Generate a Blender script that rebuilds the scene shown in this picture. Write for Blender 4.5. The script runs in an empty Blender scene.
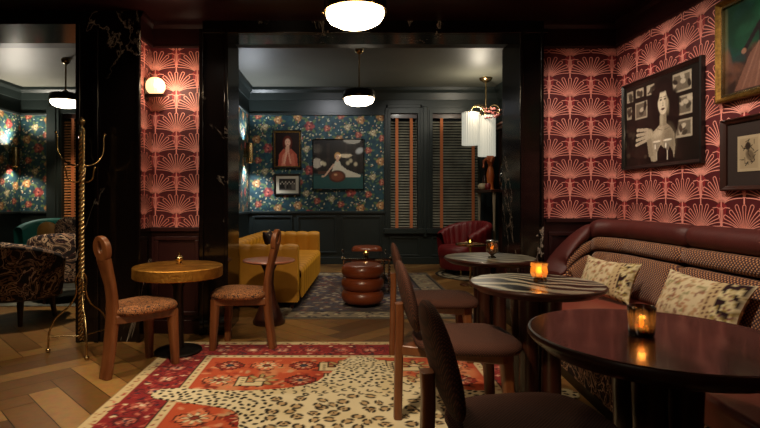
import bpy, math, random
import numpy as np
from mathutils import Vector, Matrix
R = math.radians
rnd = random.Random(7)
SC = bpy.context.scene
COL = SC.collection

def lin(h):
    h = h.lstrip('#')
    o = []
    for i in (0, 2, 4):
        c = int(h[i:i+2], 16) / 255
        o.append(c / 12.92 if c <= .04045 else ((c + .055) / 1.055) ** 2.4)
    return tuple(o)

# ------------------------------------------------------------------ materials
def new_mat(name):
    m = bpy.data.materials.new(name); m.use_nodes = True
    nt = m.node_tree
    return m, nt, nt.nodes['Principled BSDF']

def noise_bump(nt, b, scale, strength, coord='Object', detail=4, dist=.01):
    tc = nt.nodes.new('ShaderNodeTexCoord'); n = nt.nodes.new('ShaderNodeTexNoise')
    n.inputs['Scale'].default_value = scale; n.inputs['Detail'].default_value = detail
    nt.links.new(tc.outputs[coord], n.inputs['Vector'])
    bp = nt.nodes.new('ShaderNodeBump'); bp.inputs['Strength'].default_value = strength
    bp.inputs['Distance'].default_value = dist
    nt.links.new(n.outputs['Fac'], bp.inputs['Height']); nt.links.new(bp.outputs['Normal'], b.inputs['Normal'])
    return n

def ramp(nt, stops, interp='LINEAR'):
    r = nt.nodes.new('ShaderNodeValToRGB'); cr = r.color_ramp; cr.interpolation = interp
    while len(cr.elements) < len(stops): cr.elements.new(.5)
    for e, (p, c) in zip(cr.elements, stops):
        e.position = p; e.color = (*lin(c), 1)
    return r

def mat(name, c, rough=.5, metal=0, c2=None, scale=6, bump=0, bscale=60, coat=0, sheen=0, stretch=None, spec=.5):
    m, nt, b = new_mat(name)
    b.inputs['Roughness'].default_value = rough; b.inputs['Metallic'].default_value = metal
    b.inputs['Coat Weight'].default_value = coat; b.inputs['Coat Roughness'].default_value = .12
    b.inputs['Specular IOR Level'].default_value = spec
    if sheen:
        b.inputs['Sheen Weight'].default_value = sheen; b.inputs['Sheen Roughness'].default_value = .4
        b.inputs['Sheen Tint'].default_value = (*[min(1, x * 3) for x in lin(c)], 1)
    tc = nt.nodes.new('ShaderNodeTexCoord'); mp = nt.nodes.new('ShaderNodeMapping')
    if stretch: mp.inputs['Scale'].default_value = stretch
    nt.links.new(tc.outputs['Object'], mp.inputs['Vector'])
    n = nt.nodes.new('ShaderNodeTexNoise'); n.inputs['Scale'].default_value = scale; n.inputs['Detail'].default_value = 6
    nt.links.new(mp.outputs['Vector'], n.inputs['Vector'])
    r = ramp(nt, [(.3, c), (.7, c2 or c)])
    nt.links.new(n.outputs['Fac'], r.inputs['Fac']); nt.links.new(r.outputs['Color'], b.inputs['Base Color'])
    if bump: noise_bump(nt, b, bscale, bump)
    return m

def emit(name, c, s):
    m, nt, b = new_mat(name)
    b.inputs['Base Color'].default_value = (*lin(c), 1)
    b.inputs['Emission Color'].default_value = (*lin(c), 1); b.inputs['Emission Strength'].default_value = s
    return m

def attr_mat(name, rough=.8, bump=.3, bscale=300, grain=0, coat=0, spec=.4, sheen=0):
    m, nt, b = new_mat(name)
    b.inputs['Roughness'].default_value = rough; b.inputs['Coat Weight'].default_value = coat
    b.inputs['Specular IOR Level'].default_value = spec; b.inputs['Sheen Weight'].default_value = sheen
    a = nt.nodes.new('ShaderNodeAttribute'); a.attribute_name = 'tint'
    tc = nt.nodes.new('ShaderNodeTexCoord'); n = nt.nodes.new('ShaderNodeTexNoise')
    n.inputs['Scale'].default_value = bscale; n.inputs['Detail'].default_value = 3
    nt.links.new(tc.outputs['Object'], n.inputs['Vector'])
    mx = nt.nodes.new('ShaderNodeMix'); mx.data_type = 'RGBA'; mx.blend_type = 'MULTIPLY'
    mx.inputs[0].default_value = grain
    nt.links.new(a.outputs['Color'], mx.inputs[6]); nt.links.new(n.outputs['Color'], mx.inputs[7])
    nt.links.new(mx.outputs[2], b.inputs['Base Color'])
    if bump:
        bp = nt.nodes.new('ShaderNodeBump'); bp.inputs['Strength'].default_value = bump; bp.inputs['Distance'].default_value = .004
        nt.links.new(n.outputs['Fac'], bp.inputs['Height']); nt.links.new(bp.outputs['Normal'], b.inputs['Normal'])
    return m

def weave(name, ca, cb, su, sv, rough=.75, thr=.15, diag=True, bump=.5, coord='UV', sheen=.2):
    """woven cloth: small lozenges of one thread on another"""
    m, nt, b = new_mat(name); N = nt.nodes; L = nt.links
    b.inputs['Roughness'].default_value = rough; b.inputs['Sheen Weight'].default_value = sheen
    tc = N.new('ShaderNodeTexCoord'); sp = N.new('ShaderNodeSeparateXYZ'); L.new(tc.outputs[coord], sp.inputs[0])
    def mth(op, x, y=None):
        n = N.new('ShaderNodeMath'); n.operation = op
        for k, v in ((0, x), (1, y)):
            if v is None: continue
            if isinstance(v, (int, float)): n.inputs[k].default_value = v
            else: L.new(v, n.inputs[k])
        return n.outputs[0]
    u = mth('MULTIPLY', sp.outputs[0], su); v = mth('MULTIPLY', sp.outputs[1], sv)
    if coord == 'Object':
        v = mth('MULTIPLY', mth('ADD', sp.outputs[1], sp.outputs[2]), sv)
    s = mth('MULTIPLY', mth('SINE', u), mth('SINE', v))
    r = ramp(nt, [(max(0, thr), ca), (min(1, thr + .25), cb)])
    L.new(s, r.inputs['Fac']); L.new(r.outputs['Color'], b.inputs['Base Color'])
    bp = N.new('ShaderNodeBump'); bp.inputs['Strength'].default_value = bump; bp.inputs['Distance'].default_value = .003
    L.new(s, bp.inputs['Height']); L.new(bp.outputs['Normal'], b.inputs['Normal'])
    return m

def blotch(name, cols, scale, rough=.85, dist=1.5, vor=False, bump=.2, spec=.5):
    """printed / tapestry cloth with irregular patches"""
    m, nt, b = new_mat(name); N = nt.nodes; L = nt.links
    b.inputs['Roughness'].default_value = rough; b.inputs['Specular IOR Level'].default_value = spec
    tc = N.new('ShaderNodeTexCoord'); n = N.new('ShaderNodeTexNoise')
    n.inputs['Scale'].default_value = scale; n.inputs['Detail'].default_value = 3; n.inputs['Distortion'].default_value = dist
    L.new(tc.outputs['Object'], n.inputs['Vector'])
    k = len(cols); r = ramp(nt, [(.32 + .36 * i / k, c) for i, c in enumerate(cols)], 'CONSTANT')
    L.new(n.outputs['Fac'], r.inputs['Fac']); L.new(r.outputs['Color'], b.inputs['Base Color'])
    if bump:
        bp = N.new('ShaderNodeBump'); bp.inputs['Strength'].default_value = bump; bp.inputs['Distance'].default_value = .004
        L.new(n.outputs['Fac'], bp.inputs['Height']); L.new(bp.outputs['Normal'], b.inputs['Normal'])
    return m

def vein_mat(name, base, vein, scale, width, rough, dist=2.0, second=None, coat=0, stretch=(1, 1, 1)):
    m, nt, b = new_mat(name); N = nt.nodes; L = nt.links
    b.inputs['Roughness'].default_value = rough; b.inputs['Coat Weight'].default_value = coat
    b.inputs['Coat Roughness'].default_value = .08
    tc = N.new('ShaderNodeTexCoord'); mp = N.new('ShaderNodeMapping'); mp.inputs['Scale'].default_value = stretch
    L.new(tc.outputs['Object'], mp.inputs['Vector'])
    n = N.new('ShaderNodeTexNoise'); n.inputs['Scale'].default_value = scale; n.inputs['Detail'].default_value = 8
    n.inputs['Roughness'].default_value = .6; n.inputs['Distortion'].default_value = dist
    L.new(mp.outputs['Vector'], n.inputs['Vector'])
    r = ramp(nt, [(.5 - width * 2, base), (.5, vein), (.5 + width, base)])
    L.new(n.outputs['Fac'], r.inputs['Fac'])
    if second:
        n2 = N.new('ShaderNodeTexNoise'); n2.inputs['Scale'].default_value = second; L.new(tc.outputs['Object'], n2.inputs['Vector'])
        r2 = ramp(nt, [(.47, '#000000'), (.56, '#ffffff')]); L.new(n2.outputs['Fac'], r2.inputs['Fac'])
        mx = N.new('ShaderNodeMix'); mx.data_type = 'RGBA'; mx.inputs[6].default_value = (*lin(base), 1)
        L.new(r2.outputs['Color'], mx.inputs[0]); L.new(r.outputs['Color'], mx.inputs[7]); L.new(mx.outputs[2], b.inputs['Base Color'])
    else: L.new(r.outputs['Color'], b.inputs['Base Color'])
    return m

def glass_mat(name, tint, gloss=.12, rough=.03, transl=0.0):
    m = bpy.data.materials.new(name); m.use_nodes = True; nt = m.node_tree; N = nt.nodes; L = nt.links
    N.clear(); o = N.new('ShaderNodeOutputMaterial')
    t = N.new('ShaderNodeBsdfTransparent'); t.inputs[0].default_value = (*lin(tint), 1)
    g = N.new('ShaderNodeBsdfGlossy'); g.inputs['Roughness'].default_value = rough
    fr = N.new('ShaderNodeFresnel'); fr.inputs[0].default_value = 1.45
    ad = N.new('ShaderNodeMath'); ad.operation = 'ADD'; ad.inputs[1].default_value = gloss * .3
    L.new(fr.outputs[0], ad.inputs[0])
    mx = N.new('ShaderNodeMixShader'); L.new(ad.outputs[0], mx.inputs[0]); L.new(g.outputs[0], mx.inputs[2])
    if transl:
        tl = N.new('ShaderNodeBsdfTranslucent'); tl.inputs[0].default_value = (*lin(tint), 1)
        m2 = N.new('ShaderNodeMixShader'); m2.inputs[0].default_value = transl
        L.new(t.outputs[0], m2.inputs[1]); L.new(tl.outputs[0], m2.inputs[2]); L.new(m2.outputs[0], mx.inputs[1])
    else: L.new(t.outputs[0], mx.inputs[1])
    L.new(mx.outputs[0], o.inputs[0])
    return m

# ------------------------------------------------------------------ mesh builder
class MB:
    def __init__(s): s.v = []; s.f = []; s.m = []; s.uv = []; s.has_uv = False; s.cur = 0
    def add(s, vs, fs, uvs=None):
        o = len(s.v); s.v += [tuple(p) for p in vs]
        for i, f in enumerate(fs):
            s.f.append([o + k for k in f]); s.m.append(s.cur)
        s.uv += (list(uvs) if uvs is not None else [(0, 0)] * len(vs))
        return s
    def box(s, x0, x1, y0, y1, z0, z1, T=None):
        vs = [(x, y, z) for z in (z0, z1) for y in (y0, y1) for x in (x0, x1)]
        if T: vs = [T(p) for p in vs]
        return s.add(vs, [(0, 2, 3, 1), (4, 5, 7, 6), (0, 1, 5, 4), (2, 6, 7, 3), (0, 4, 6, 2), (1, 3, 7, 5)])
    def grid(s, fn, nu, nv, cu=False, cv=False, uvf=None):
        vs = []; uv = []
        NU = nu if cu else nu + 1; NV = nv if cv else nv + 1
        for j in range(NV):
            for i in range(NU):
                u, v = i / nu, j / nv
                vs.append(fn(u, v)); uv.append(uvf(u, v) if uvf else (u, v))
        fs = []
        for j in range(nv):
            for i in range(nu):
                a = j * NU + i; b = j * NU + (i + 1) % NU
                c = ((j + 1) % NV) * NU + (i + 1) % NU; d = ((j + 1) % NV) * NU + i
                fs.append((a, b, c, d))
        return s.add(vs, fs, uv)
    def lathe(s, prof, n=32, c=(0, 0, 0), cap=True):
        prof = list(prof); k = len(prof)
        vs = [(c[0] + r * math.cos(2 * math.pi * i / n), c[1] + r * math.sin(2 * math.pi * i / n), c[2] + z) for r, z in prof for i in range(n)]
        fs = [(j * n + i, j * n + (i + 1) % n, (j + 1) * n + (i + 1) % n, (j + 1) * n + i) for j in range(k - 1) for i in range(n)]
        if cap:
            if prof[0][0] > 1e-4: fs.append(tuple(reversed(range(n))))
            if prof[-1][0] > 1e-4: fs.append(tuple((k - 1) * n + i for i in range(n)))
        return s.add(vs, fs)
    def tube(s, pts, r, n=10, closed=False, flat=None):
        pts = [Vector(p) for p in pts]; k = len(pts)
        rs = r if isinstance(r, (list, tuple)) else [r] * k
        vs = []; up = None
        for i, p in enumerate(pts):
            if closed: t = pts[(i + 1) % k] - pts[i - 1]
            else: t = pts[min(i + 1, k - 1)] - pts[max(i - 1, 0)]
            t.normalize()
            if up is None:
                up = Vector((0, 0, 1)) if abs(t.z) < .9 else Vector((1, 0, 0))
            a = t.cross(up); a.normalize(); up2 = a.cross(t); up2.normalize(); up = up2
            for q in range(n):
                th = 2 * math.pi * q / n
                vs.append(p + a * math.cos(th) * rs[i] + up2 * math.sin(th) * rs[i] * (flat or 1))
        m = k if closed else k - 1
        fs = [(i * n + q, i * n + (q + 1) % n, ((i + 1) % k) * n + (q + 1) % n, ((i + 1) % k) * n + q) for i in range(m) for q in range(n)]
        if not closed: fs += [tuple(reversed(range(n))), tuple((k - 1) * n + q for q in range(n))]
        return s.add(vs, fs)
    def prism(s, poly, z0, z1, T=None):
        n = len(poly)
        vs = [(x, y, z) for z in (z0, z1) for x, y in poly]
        if T: vs = [T(p) for p in vs]
        return s.add(vs, [tuple(reversed(range(n))), tuple(range(n, 2 * n))] + [(i, (i + 1) % n, n + (i + 1) % n, n + i) for i in range(n)])
    def rect_sweep(s, pts, wd, dirw, n=4):
        """pts: centre line, wd: (half width along dirw, half thickness) per point"""
        pts = [Vector(p) for p in pts]; dw = Vector(dirw); vs = []; k = len(pts)
        for i, p in enumerate(pts):
            t = (pts[min(i + 1, k - 1)] - pts[max(i - 1, 0)]).normalized(); b = t.cross(dw).normalized()
            a, c = wd[i]
            for th in range(12):
                an = 2 * math.pi * th / 12 + .2618
                ca, sa = math.cos(an), math.sin(an)
                e = .45
                vs.append(p + dw * a * math.copysign(abs(ca) ** e, ca) + b * c * math.copysign(abs(sa) ** e, sa))
        fs = [(i * 12 + q, i * 12 + (q + 1) % 12, (i + 1) * 12 + (q + 1) % 12, (i + 1) * 12 + q) for i in range(k - 1) for q in range(12)]
        fs += [tuple(reversed(range(12))), tuple((k - 1) * 12 + q for q in range(12))]
        return s.add(vs, fs)
    def ellipsoid(s, c, r, nu=20, nv=12, p=1.0, T=None):
        def f(u, v):
            th = 2 * math.pi * u; ph = math.pi * (v - .5)
            cp = math.cos(ph); sp = math.sin(ph)
            g = lambda x: math.copysign(abs(x) ** p, x)
            q = Vector((r[0] * g(math.cos(th)) * g(cp), r[1] * g(math.sin(th)) * g(cp), r[2] * g(sp)))
            if T: q = T @ q
            return (q.x + c[0], q.y + c[1], q.z + c[2])
        return s.grid(f, nu, nv, cu=True, uvf=lambda u, v: (u * 2 * math.pi * max(r[:2]), v * math.pi * r[2]))
    def build(s, name, mats, parent=None, smooth=35, bevel=0, segs=2, sub=0, loc=None, weld=True):
        me = bpy.data.meshes.new(name); me.from_pydata(s.v, [], s.f)
        if not isinstance(mats, (list, tuple)): mats = [mats]
        for m in mats: me.materials.append(m)
        me.polygons.foreach_set('material_index', s.m)
        uvl = me.uv_layers.new(name='UVMap')
        li = np.empty(len(me.loops), dtype=np.int32); me.loops.foreach_get('vertex_index', li)
        uvl.data.foreach_set('uv', np.array(s.uv, dtype=np.float32)[li].ravel())
        me.validate(); me.update()
        if smooth:
            me.polygons.foreach_set('use_smooth', [True] * len(me.polygons)); me.set_sharp_from_angle(angle=R(smooth))
        ob = bpy.data.objects.new(name, me); COL.objects.link(ob)
        if parent: ob.parent = parent
        if loc: ob.location = loc
        if bevel:
            b = ob.modifiers.new('Bevel', 'BEVEL'); b.width = bevel; b.segments = segs; b.limit_method = 'ANGLE'
            b.harden_normals = True
        if sub:
            d = ob.modifiers.new('Subdivision', 'SUBSURF'); d.levels = sub; d.render_levels = sub
        return ob

def tag(o, label=None, cat=None, group=None, kind=None):
    if label: o['label'] = label
    if cat: o['category'] = cat
    if group: o['group'] = group
    if kind: o['kind'] = kind
    return o
def thing(name, label, cat, loc=(0, 0, 0), rz=0, group=None):
    o = bpy.data.objects.new(name, None); COL.objects.link(o); o.empty_display_size = .1
    o.location = loc; o.rotation_euler = (0, 0, rz)
    return tag(o, label, cat, group)
def struct(o): o['kind'] = 'structure'; return o
def children(o): return [c for c in bpy.data.objects if c.parent == o]
def copy_tree(o, loc, rz=None, label=None, group=None):
    c = o.copy(); COL.objects.link(c); c.location = loc
    if rz is not None: c.rotation_euler = (0, 0, rz)
    if label: c['label'] = label
    if group: c['group'] = group
    def rec(src, dst):
        for ch in children(src):
            if ch.name not in names: continue
            k = ch.copy(); COL.objects.link(k); k.parent = dst; rec(ch, k)
    names = set(x.name for x in bpy.data.objects)
    rec(o, c)
    return c

# ------------------------------------------------------------------ painted / woven colour carried by the mesh
class Cv:
    def __init__(s, w, h, res, bg):
        s.w, s.h = w, h; s.nx = max(2, int(round(w / res)) + 1); s.ny = max(2, int(round(h / res)) + 1)
        s.X, s.Y = np.meshgrid(np.linspace(0, w, s.nx), np.linspace(0, h, s.ny))
        s.a = np.empty((s.ny, s.nx, 3)); s.a[:] = lin(bg); s.off = np.array([0., 0.])
    def win(s, x0, x1, y0, y1):
        i0 = max(0, int(x0 / s.w * (s.nx - 1))); i1 = min(s.nx, int(x1 / s.w * (s.nx - 1)) + 2)
        j0 = max(0, int(y0 / s.h * (s.ny - 1))); j1 = min(s.ny, int(y1 / s.h * (s.ny - 1)) + 2)
        return slice(j0, max(j1, j0)), slice(i0, max(i1, i0))
    def ell(s, cx, cy, rx, ry, col, rot=0, soft=.15, al=1, ring=None, gap=None):
        m = max(rx, ry) * 1.3; w = s.win(cx - m, cx + m, cy - m, cy + m)
        X = s.X[w] - cx; Y = s.Y[w] - cy
        if X.size == 0: return
        c, n = math.cos(rot), math.sin(rot); u = (X * c + Y * n) / rx; v = (-X * n + Y * c) / ry
        d = np.sqrt(u * u + v * v)
        k = np.clip((1 - d) / soft + .5, 0, 1)
        if ring: k = k * np.clip((d - ring) / soft + .5, 0, 1)
        if gap is not None: k = k * (np.cos(np.arctan2(v, u) * gap[0] + gap[1]) > gap[2])
        k = (k * al)[..., None]; s.a[w] = s.a[w] * (1 - k) + np.array(lin(col)) * k
    def poly(s, pts, col, al=1):
        xs = [p[0] for p in pts]; ys = [p[1] for p in pts]; w = s.win(min(xs), max(xs), min(ys), max(ys))
        X = s.X[w]; Y = s.Y[w]
        if X.size == 0: return
        ins = inside(X, Y, pts)
        k = (ins * al)[..., None]; s.a[w] = s.a[w] * (1 - k) + np.array(lin(col)) * k
    def rect(s, x0, x1, y0, y1, col, al=1): s.poly([(x0, y0), (x1, y0), (x1, y1), (x0, y1)], col, al)
    def line(s, x0, y0, x1, y1, t, col, al=1):
        dx, dy = x1 - x0, y1 - y0; l = math.hypot(dx, dy) or 1; nx, ny = -dy / l * t / 2, dx / l * t / 2
        s.poly([(x0 + nx, y0 + ny), (x1 + nx, y1 + ny), (x1 - nx, y1 - ny), (x0 - nx, y0 - ny)], col, al)
    def grain(s, amt, seed=0):
        g = np.random.RandomState(seed).normal(1, amt, (s.ny, s.nx, 1)); s.a = np.clip(s.a * g, 0, 1)
    def mesh(s, name, T, material, parent=None, keep=None, thick=0, smooth=0):
        vs = [T(x, y) for x, y in zip(s.X.ravel().tolist(), s.Y.ravel().tolist())]
        nx, ny = s.nx, s.ny
        k = None
        if keep is not None: k = keep(s.X, s.Y)
        fs = []
        for j in range(ny - 1):
            for i in range(nx - 1):
                if k is not None and not (k[j, i] and k[j, i+1] and k[j+1, i] and k[j+1, i+1]): continue
                a = j * nx + i; fs.append((a, a + 1, a + nx + 1, a + nx))
        me = bpy.data.meshes.new(name)
        col = s.a.reshape(-1, 3)
        if k is not None:
            used = sorted({q for f in fs for q in f}); mp = {q: i for i, q in enumerate(used)}
            vs = [vs[q] for q in used]; fs = [tuple(mp[q] for q in f) for f in fs]; col = col[used]
        me.from_pydata(vs, [], fs); me.materials.append(material)
        at = me.color_attributes.new('tint', 'FLOAT_COLOR', 'POINT')
        at.data.foreach_set('color', np.concatenate([col, np.ones((len(col), 1))], 1).astype(np.float32).ravel())
        me.update()
        if smooth: me.polygons.foreach_set('use_smooth', [True] * len(me.polygons))
        ob = bpy.data.objects.new(name, me); COL.objects.link(ob)
        if parent: ob.parent = parent
        if thick:
            d = ob.modifiers.new('Solidify', 'SOLIDIFY'); d.thickness = thick; d.offset = -1
        return ob

def inside(X, Y, pts):
    ins = np.zeros(X.shape, bool); n = len(pts)
    for i in range(n):
        x0, y0 = pts[i]; x1, y1 = pts[(i + 1) % n]
        if y0 == y1: continue
        c = ((y0 > Y) != (y1 > Y)) & (X < (x1 - x0) * (Y - y0) / (y1 - y0) + x0)
        ins ^= c
    return ins

# ------------------------------------------------------------------ material library
WOOD = mat('warm_wood', '#5e3219', .38, c2='#7c4a28', scale=7, stretch=(4, 4, .6), coat=.25)
DWOOD = mat('dark_wood', '#2a130c', .35, c2='#3a1b10', scale=6, stretch=(3, 3, .5), coat=.2)
LACQ = mat('burgundy_lacquer', '#1f090a', .3, c2='#250b0b', scale=2, spec=.4)
DARKPANEL = mat('oxblood_panel', '#30100f', .4, c2='#260c0b', scale=3)
GREEN = mat('green_black_paint', '#202826', .42, c2='#1c2422', scale=2)
CEILG = mat('grey_plaster', '#6c6c62', .5, c2='#626258', scale=1.5)
MARBLE = vein_mat('black_marble', '#0e0908', '#a89a8c', .9, .0026, .13, dist=.7, second=.9, stretch=(1, 1, .45))
BRASS = mat('brass', '#cdb586', .26, 1, c2='#a88a58', scale=20)
HAMMER = mat('hammered_brass', '#d09a48', .5, 1, c2='#8a5c22', scale=9, bump=.6, bscale=45)
BLACK = mat('black_metal', '#0b0908', .4, .3)
FABRIC = weave('brown_woven_cloth', '#34170d', '#673620', 480, 480, thr=.25, coord='Object', sheen=0, rough=.85)
LEOSEAT = blotch('leopard_cloth', ['#2a140b', '#a0683c', '#8a5630', '#26120a', '#a87042', '#2a160c'], 42, dist=.6)
TAPES = blotch('tapestry_cloth', ['#140d0e', '#241618', '#8c6a52', '#140d0e', '#c0a080', '#3a1c1c', '#181011'], 5, dist=2.2)
BURG = mat('burgundy_leather', '#451512', .55, c2='#521c16', scale=5, bump=.15, bscale=90)
SEATL = mat('rose_leather', '#7a3a2f', .36, c2='#8a4638', scale=3, bump=.12, bscale=90)
WOVEN = weave('woven_lozenge_cloth', '#3e130f', '#c0844e', 265, 265, thr=.16, bump=.8)
WOVEN2 = weave('woven_dotted_cloth', '#22100c', '#9a704c', 150, 150, thr=.5, bump=.6)
MUST = mat('mustard_velvet', '#a8731a', .6, c2='#b98222', scale=4, sheen=.6)
RUBY = mat('ruby_velvet', '#5a0c12', .5, c2='#6e1016', scale=8, sheen=.6)
TEAL = mat('teal_velvet', '#1b6a62', .6, c2='#1f7a70', scale=4, sheen=.4)
OCHRE = mat('ochre_velvet', '#a87a3a', .6, c2='#8d6530', scale=8, sheen=.4)
LEATH = mat('cognac_leather', '#6b3018', .33, c2='#7d3c20', scale=6, bump=.12, bscale=70, coat=.15)
TOPD = vein_mat('dark_lacquered_wood', '#2f1812', '#4e3026', 2.2, .05, .22, dist=3, coat=.4, stretch=(1, 4, 1))
ZEBRA = None
def zebra():  # dark lacquer grain; pale streaks paint in the bright back room's reflections
    m, nt, b = new_mat('zebra_streaked_top'); N = nt.nodes; L = nt.links
    b.inputs['Roughness'].default_value = .28; b.inputs['Specular IOR Level'].default_value = .3
    tc = N.new('ShaderNodeTexCoord'); w = N.new('ShaderNodeTexWave'); w.wave_type = 'BANDS'
    mp = N.new('ShaderNodeMapping'); mp.inputs['Rotation'].default_value = (0, 0, R(-55))
    L.new(tc.outputs['Object'], mp.inputs['Vector']); L.new(mp.outputs['Vector'], w.inputs['Vector'])
    w.inputs['Scale'].default_value = 3.2; w.inputs['Distortion'].default_value = 16; w.inputs['Detail'].default_value = 1.2
    w.inputs['Detail Scale'].default_value = .8
    n = N.new('ShaderNodeTexNoise'); n.inputs['Scale'].default_value = 3; L.new(tc.outputs['Object'], n.inputs['Vector'])
    r = ramp(nt, [(.40, '#0c0908'), (.52, '#8f8d7c'), (.66, '#b4b09c'), (.76, '#3a342c'), (.86, '#a8a490')]); L.new(w.outputs['Fac'], r.inputs['Fac'])
    L.new(r.outputs['Color'], b.inputs['Base Color'])
    return m
ZEBRA = zebra()
CREAM = mat('cream_paper', '#c9bfa6', .7, c2='#b9ae95', scale=5)
PAINTED = attr_mat('painted_print', .35, 0, coat=.3)
WEFT = attr_mat('knotted_wool', .95, .5, 260, grain=.35, spec=.1, sheen=.1)
HIDE = attr_mat('short_hair_hide', .8, .4, 320, grain=.2, spec=.2)
PAPER = attr_mat('printed_wallpaper', .6, 0, 100)
CUSHC = attr_mat('printed_linen', .85, .4, 350, grain=.25, spec=.2)
PLANK = attr_mat('oak_plank', .36, .15, 22, grain=.55, spec=.45)
AMBER = glass_mat('amber_glass', '#ffcf88', .5, .1, .5)
SMOKE = glass_mat('smoked_glass', '#94795a', .5, .06, .12)
CLEAR = glass_mat('clear_glass', '#d8e0dc', .3)
RIBGL = None
FLAME = emit('candle_flame', '#ffb040', 22)
WAX = mat('candle_wax', '#e8c890', .5)
WAX.node_tree.nodes['Principled BSDF'].inputs['Subsurface Weight'].default_value = .5
LAMP = emit('opal_lamp_glass', '#ffe0b0', 22)
LAMPB = emit('opal_lamp_glass_back', '#fff0d4', 13)
GLOBE = emit('ribbed_globe_glass', '#ffd29a', 1.6)
TUBEL = emit('lit_fluted_glass', '#f4f2dc', .42); TUBEL.node_tree.nodes['Principled BSDF'].inputs['Base Color'].default_value = (.25, .23, .2, 1)
CHROME = mat('polished_steel', '#b0a9a0', .15, 1)
# ================================================================== THE SETTING
CEIL_F, CEIL_B = 2.76, 3.2
def wall(name, boxes, m, bevel=0):
    b = MB()
    for q in boxes: b.box(*q)
    return struct(b.build(name, m, smooth=0, bevel=bevel))

# herringbone oak floor: every plank keeps its own tone
def floor():
    W, n = .17, 5
    c, s = math.cos(R(45)), math.sin(R(45))
    vs, fs, cols, uvs = [], [], [], []
    tones = ['#9e7440', '#8e6636', '#a87e48', '#835c30', '#98703c', '#74502a']
    N = 70
    def add(x0, y0, x1, y1, hor):
        g = .0025
        q = [(x0*W+g, y0*W+g), (x1*W-g, y0*W+g), (x1*W-g, y1*W-g), (x0*W+g, y1*W-g)]
        p = [(x*c - y*s, x*s + y*c + 3.1) for x, y in q]
        mx = sum(t[0] for t in p) / 4; my = sum(t[1] for t in p) / 4
        if not (-6.1 < mx < 3.1 and -2.2 < my < 9.5): return
        o = len(vs)
        for t in p: vs.append((t[0], t[1], 0.0))
        fs.append((o, o+1, o+2, o+3))
        k = lin(rnd.choice(tones)); j = rnd.uniform(.8, 1.15)
        for _ in range(4): cols.append((k[0]*j, k[1]*j, k[2]*j, 1))
    for b in range(-N, N):
        for a in range(-N, N):
            d = (a - b) % (2 * n)
            if d == 0: add(a, b, a + n, b + 1, True)
            if d == 2 * n - 1: add(a, b, a + 1, b + n, False)
    o = len(vs)
    for x, y in ((-6.3, -2.3), (3.3, -2.3), (3.3, 9.6), (-6.3, 9.6)): vs.append((x, y, -.002)); cols.append((.006, .004, .002, 1))
    fs.append((o, o+1, o+2, o+3))
    for x, y in ((-6.3, -2.3), (3.3, -2.3), (3.3, 9.6), (-6.3, 9.6)): vs.append((x, y, -.1)); cols.append((.006, .004, .002, 1))
    fs.append((o+7, o+6, o+5, o+4))
    me = bpy.data.meshes.new('floor'); me.from_pydata(vs, [], fs); me.materials.append(PLANK)
    at = me.color_attributes.new('tint', 'FLOAT_COLOR', 'POINT'); at.data.foreach_set('color', np.array(cols, dtype=np.float32).ravel())
    ob = bpy.data.objects.new('floor', me); COL.objects.link(ob); struct(ob)
floor()

wall('ceiling_front', [(-3.6, 2.75, -2.1, 5.0, CEIL_F, CEIL_F + .1)], LACQ)
wall('ceiling_back', [(-6.2, 3.2, 4.98, 9.5, CEIL_B, CEIL_B + .1)], CEILG)
wall('wall_rear', [(-3.6, 2.75, -2.1, -2.0, 0, CEIL_F)], LACQ)
wall('wall_left_front', [(-3.6, -3.5, -2.0, 4.9, 0, CEIL_F)], LACQ)
wall('wall_right', [(2.44, 2.6, -2.0, 4.95, 0, CEIL_F)], DARKPANEL)
# dividing wall: pier, alcove panel, piers of the opening, header
wall('wall_divider_pier', [(-2.19, -1.69, 4.22, 4.95, 0, CEIL_F)], MARBLE, .006)
wall('wall_divider_alcove', [(-1.69, -1.23, 4.5, 4.95, 0, CEIL_F)], DARKPANEL)
wall('wall_divider_right', [(1.75, 2.44, 4.5, 4.95, 0, CEIL_F)], DARKPANEL)
wall('wall_divider_header', [(-1.23, 1.78, 4.46, 4.75, 2.64, 2.98), (-3.5, -2.19, 4.22, 4.75, 2.65, 2.98)], MARBLE, .006)
wall('wall_divider_above', [(-6.0, 3.1, 4.75, 5.0, 2.68, 3.25)], GREEN)
wall('trim_1', [(-1.23, -1.01, 4.44, 4.97, 0, 2.66)], MARBLE, .008)
wall('trim_2', [(1.57, 1.75, 4.44, 4.97, 0, 2.66)], MARBLE, .008)
# stepped mouldings on the marble piers and over the opening
b = MB()
for x0, x1 in ((-1.25, -1.21), (-1.03, -.995), (1.555, 1.59), (1.735, 1.765)): b.box(x0, x1, 4.42, 4.46, 0, 2.66)
b.box(-1.25, 1.80, 4.42, 4.46, 2.64, 2.68)
b.box(-2.06, -2.02, 4.195, 4.23, 0, 2.6); b.box(-2.21, -2.17, 4.195, 4.23, 0, 2.65); b.box(-1.71, -1.675, 4.195, 4.23, 0, 2.6)
struct(b.build('trim_3', MARBLE, smooth=0, bevel=.008))
# crown mouldings above the red wallpaper
b = MB()
def crown(p0, p1, nx, ny):
    prof = [(0, 2.53), (.016, 2.53), (.022, 2.545), (.016, 2.56), (.012, 2.70), (.03, 2.73), (.035, CEIL_F), (0, CEIL_F)]
    vs = []
    for (x, y) in (p0, p1):
        for o, z in prof: vs.append((x + nx * o, y + ny * o, z))
    k = len(prof); b.add(vs, [(i, (i + 1) % k, k + (i + 1) % k, k + i) for i in range(k)])
crown((-1.69, 4.5), (-1.23, 4.5), 0, -1); crown((1.78, 4.5), (2.44, 4.5), 0, -1); crown((2.44, 4.5), (2.44, -2), -1, 0)
crown((-1.69, 4.22), (-1.69, 4.5), 1, 0)
struct(b.build('trim_4', LACQ, smooth=0))
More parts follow.
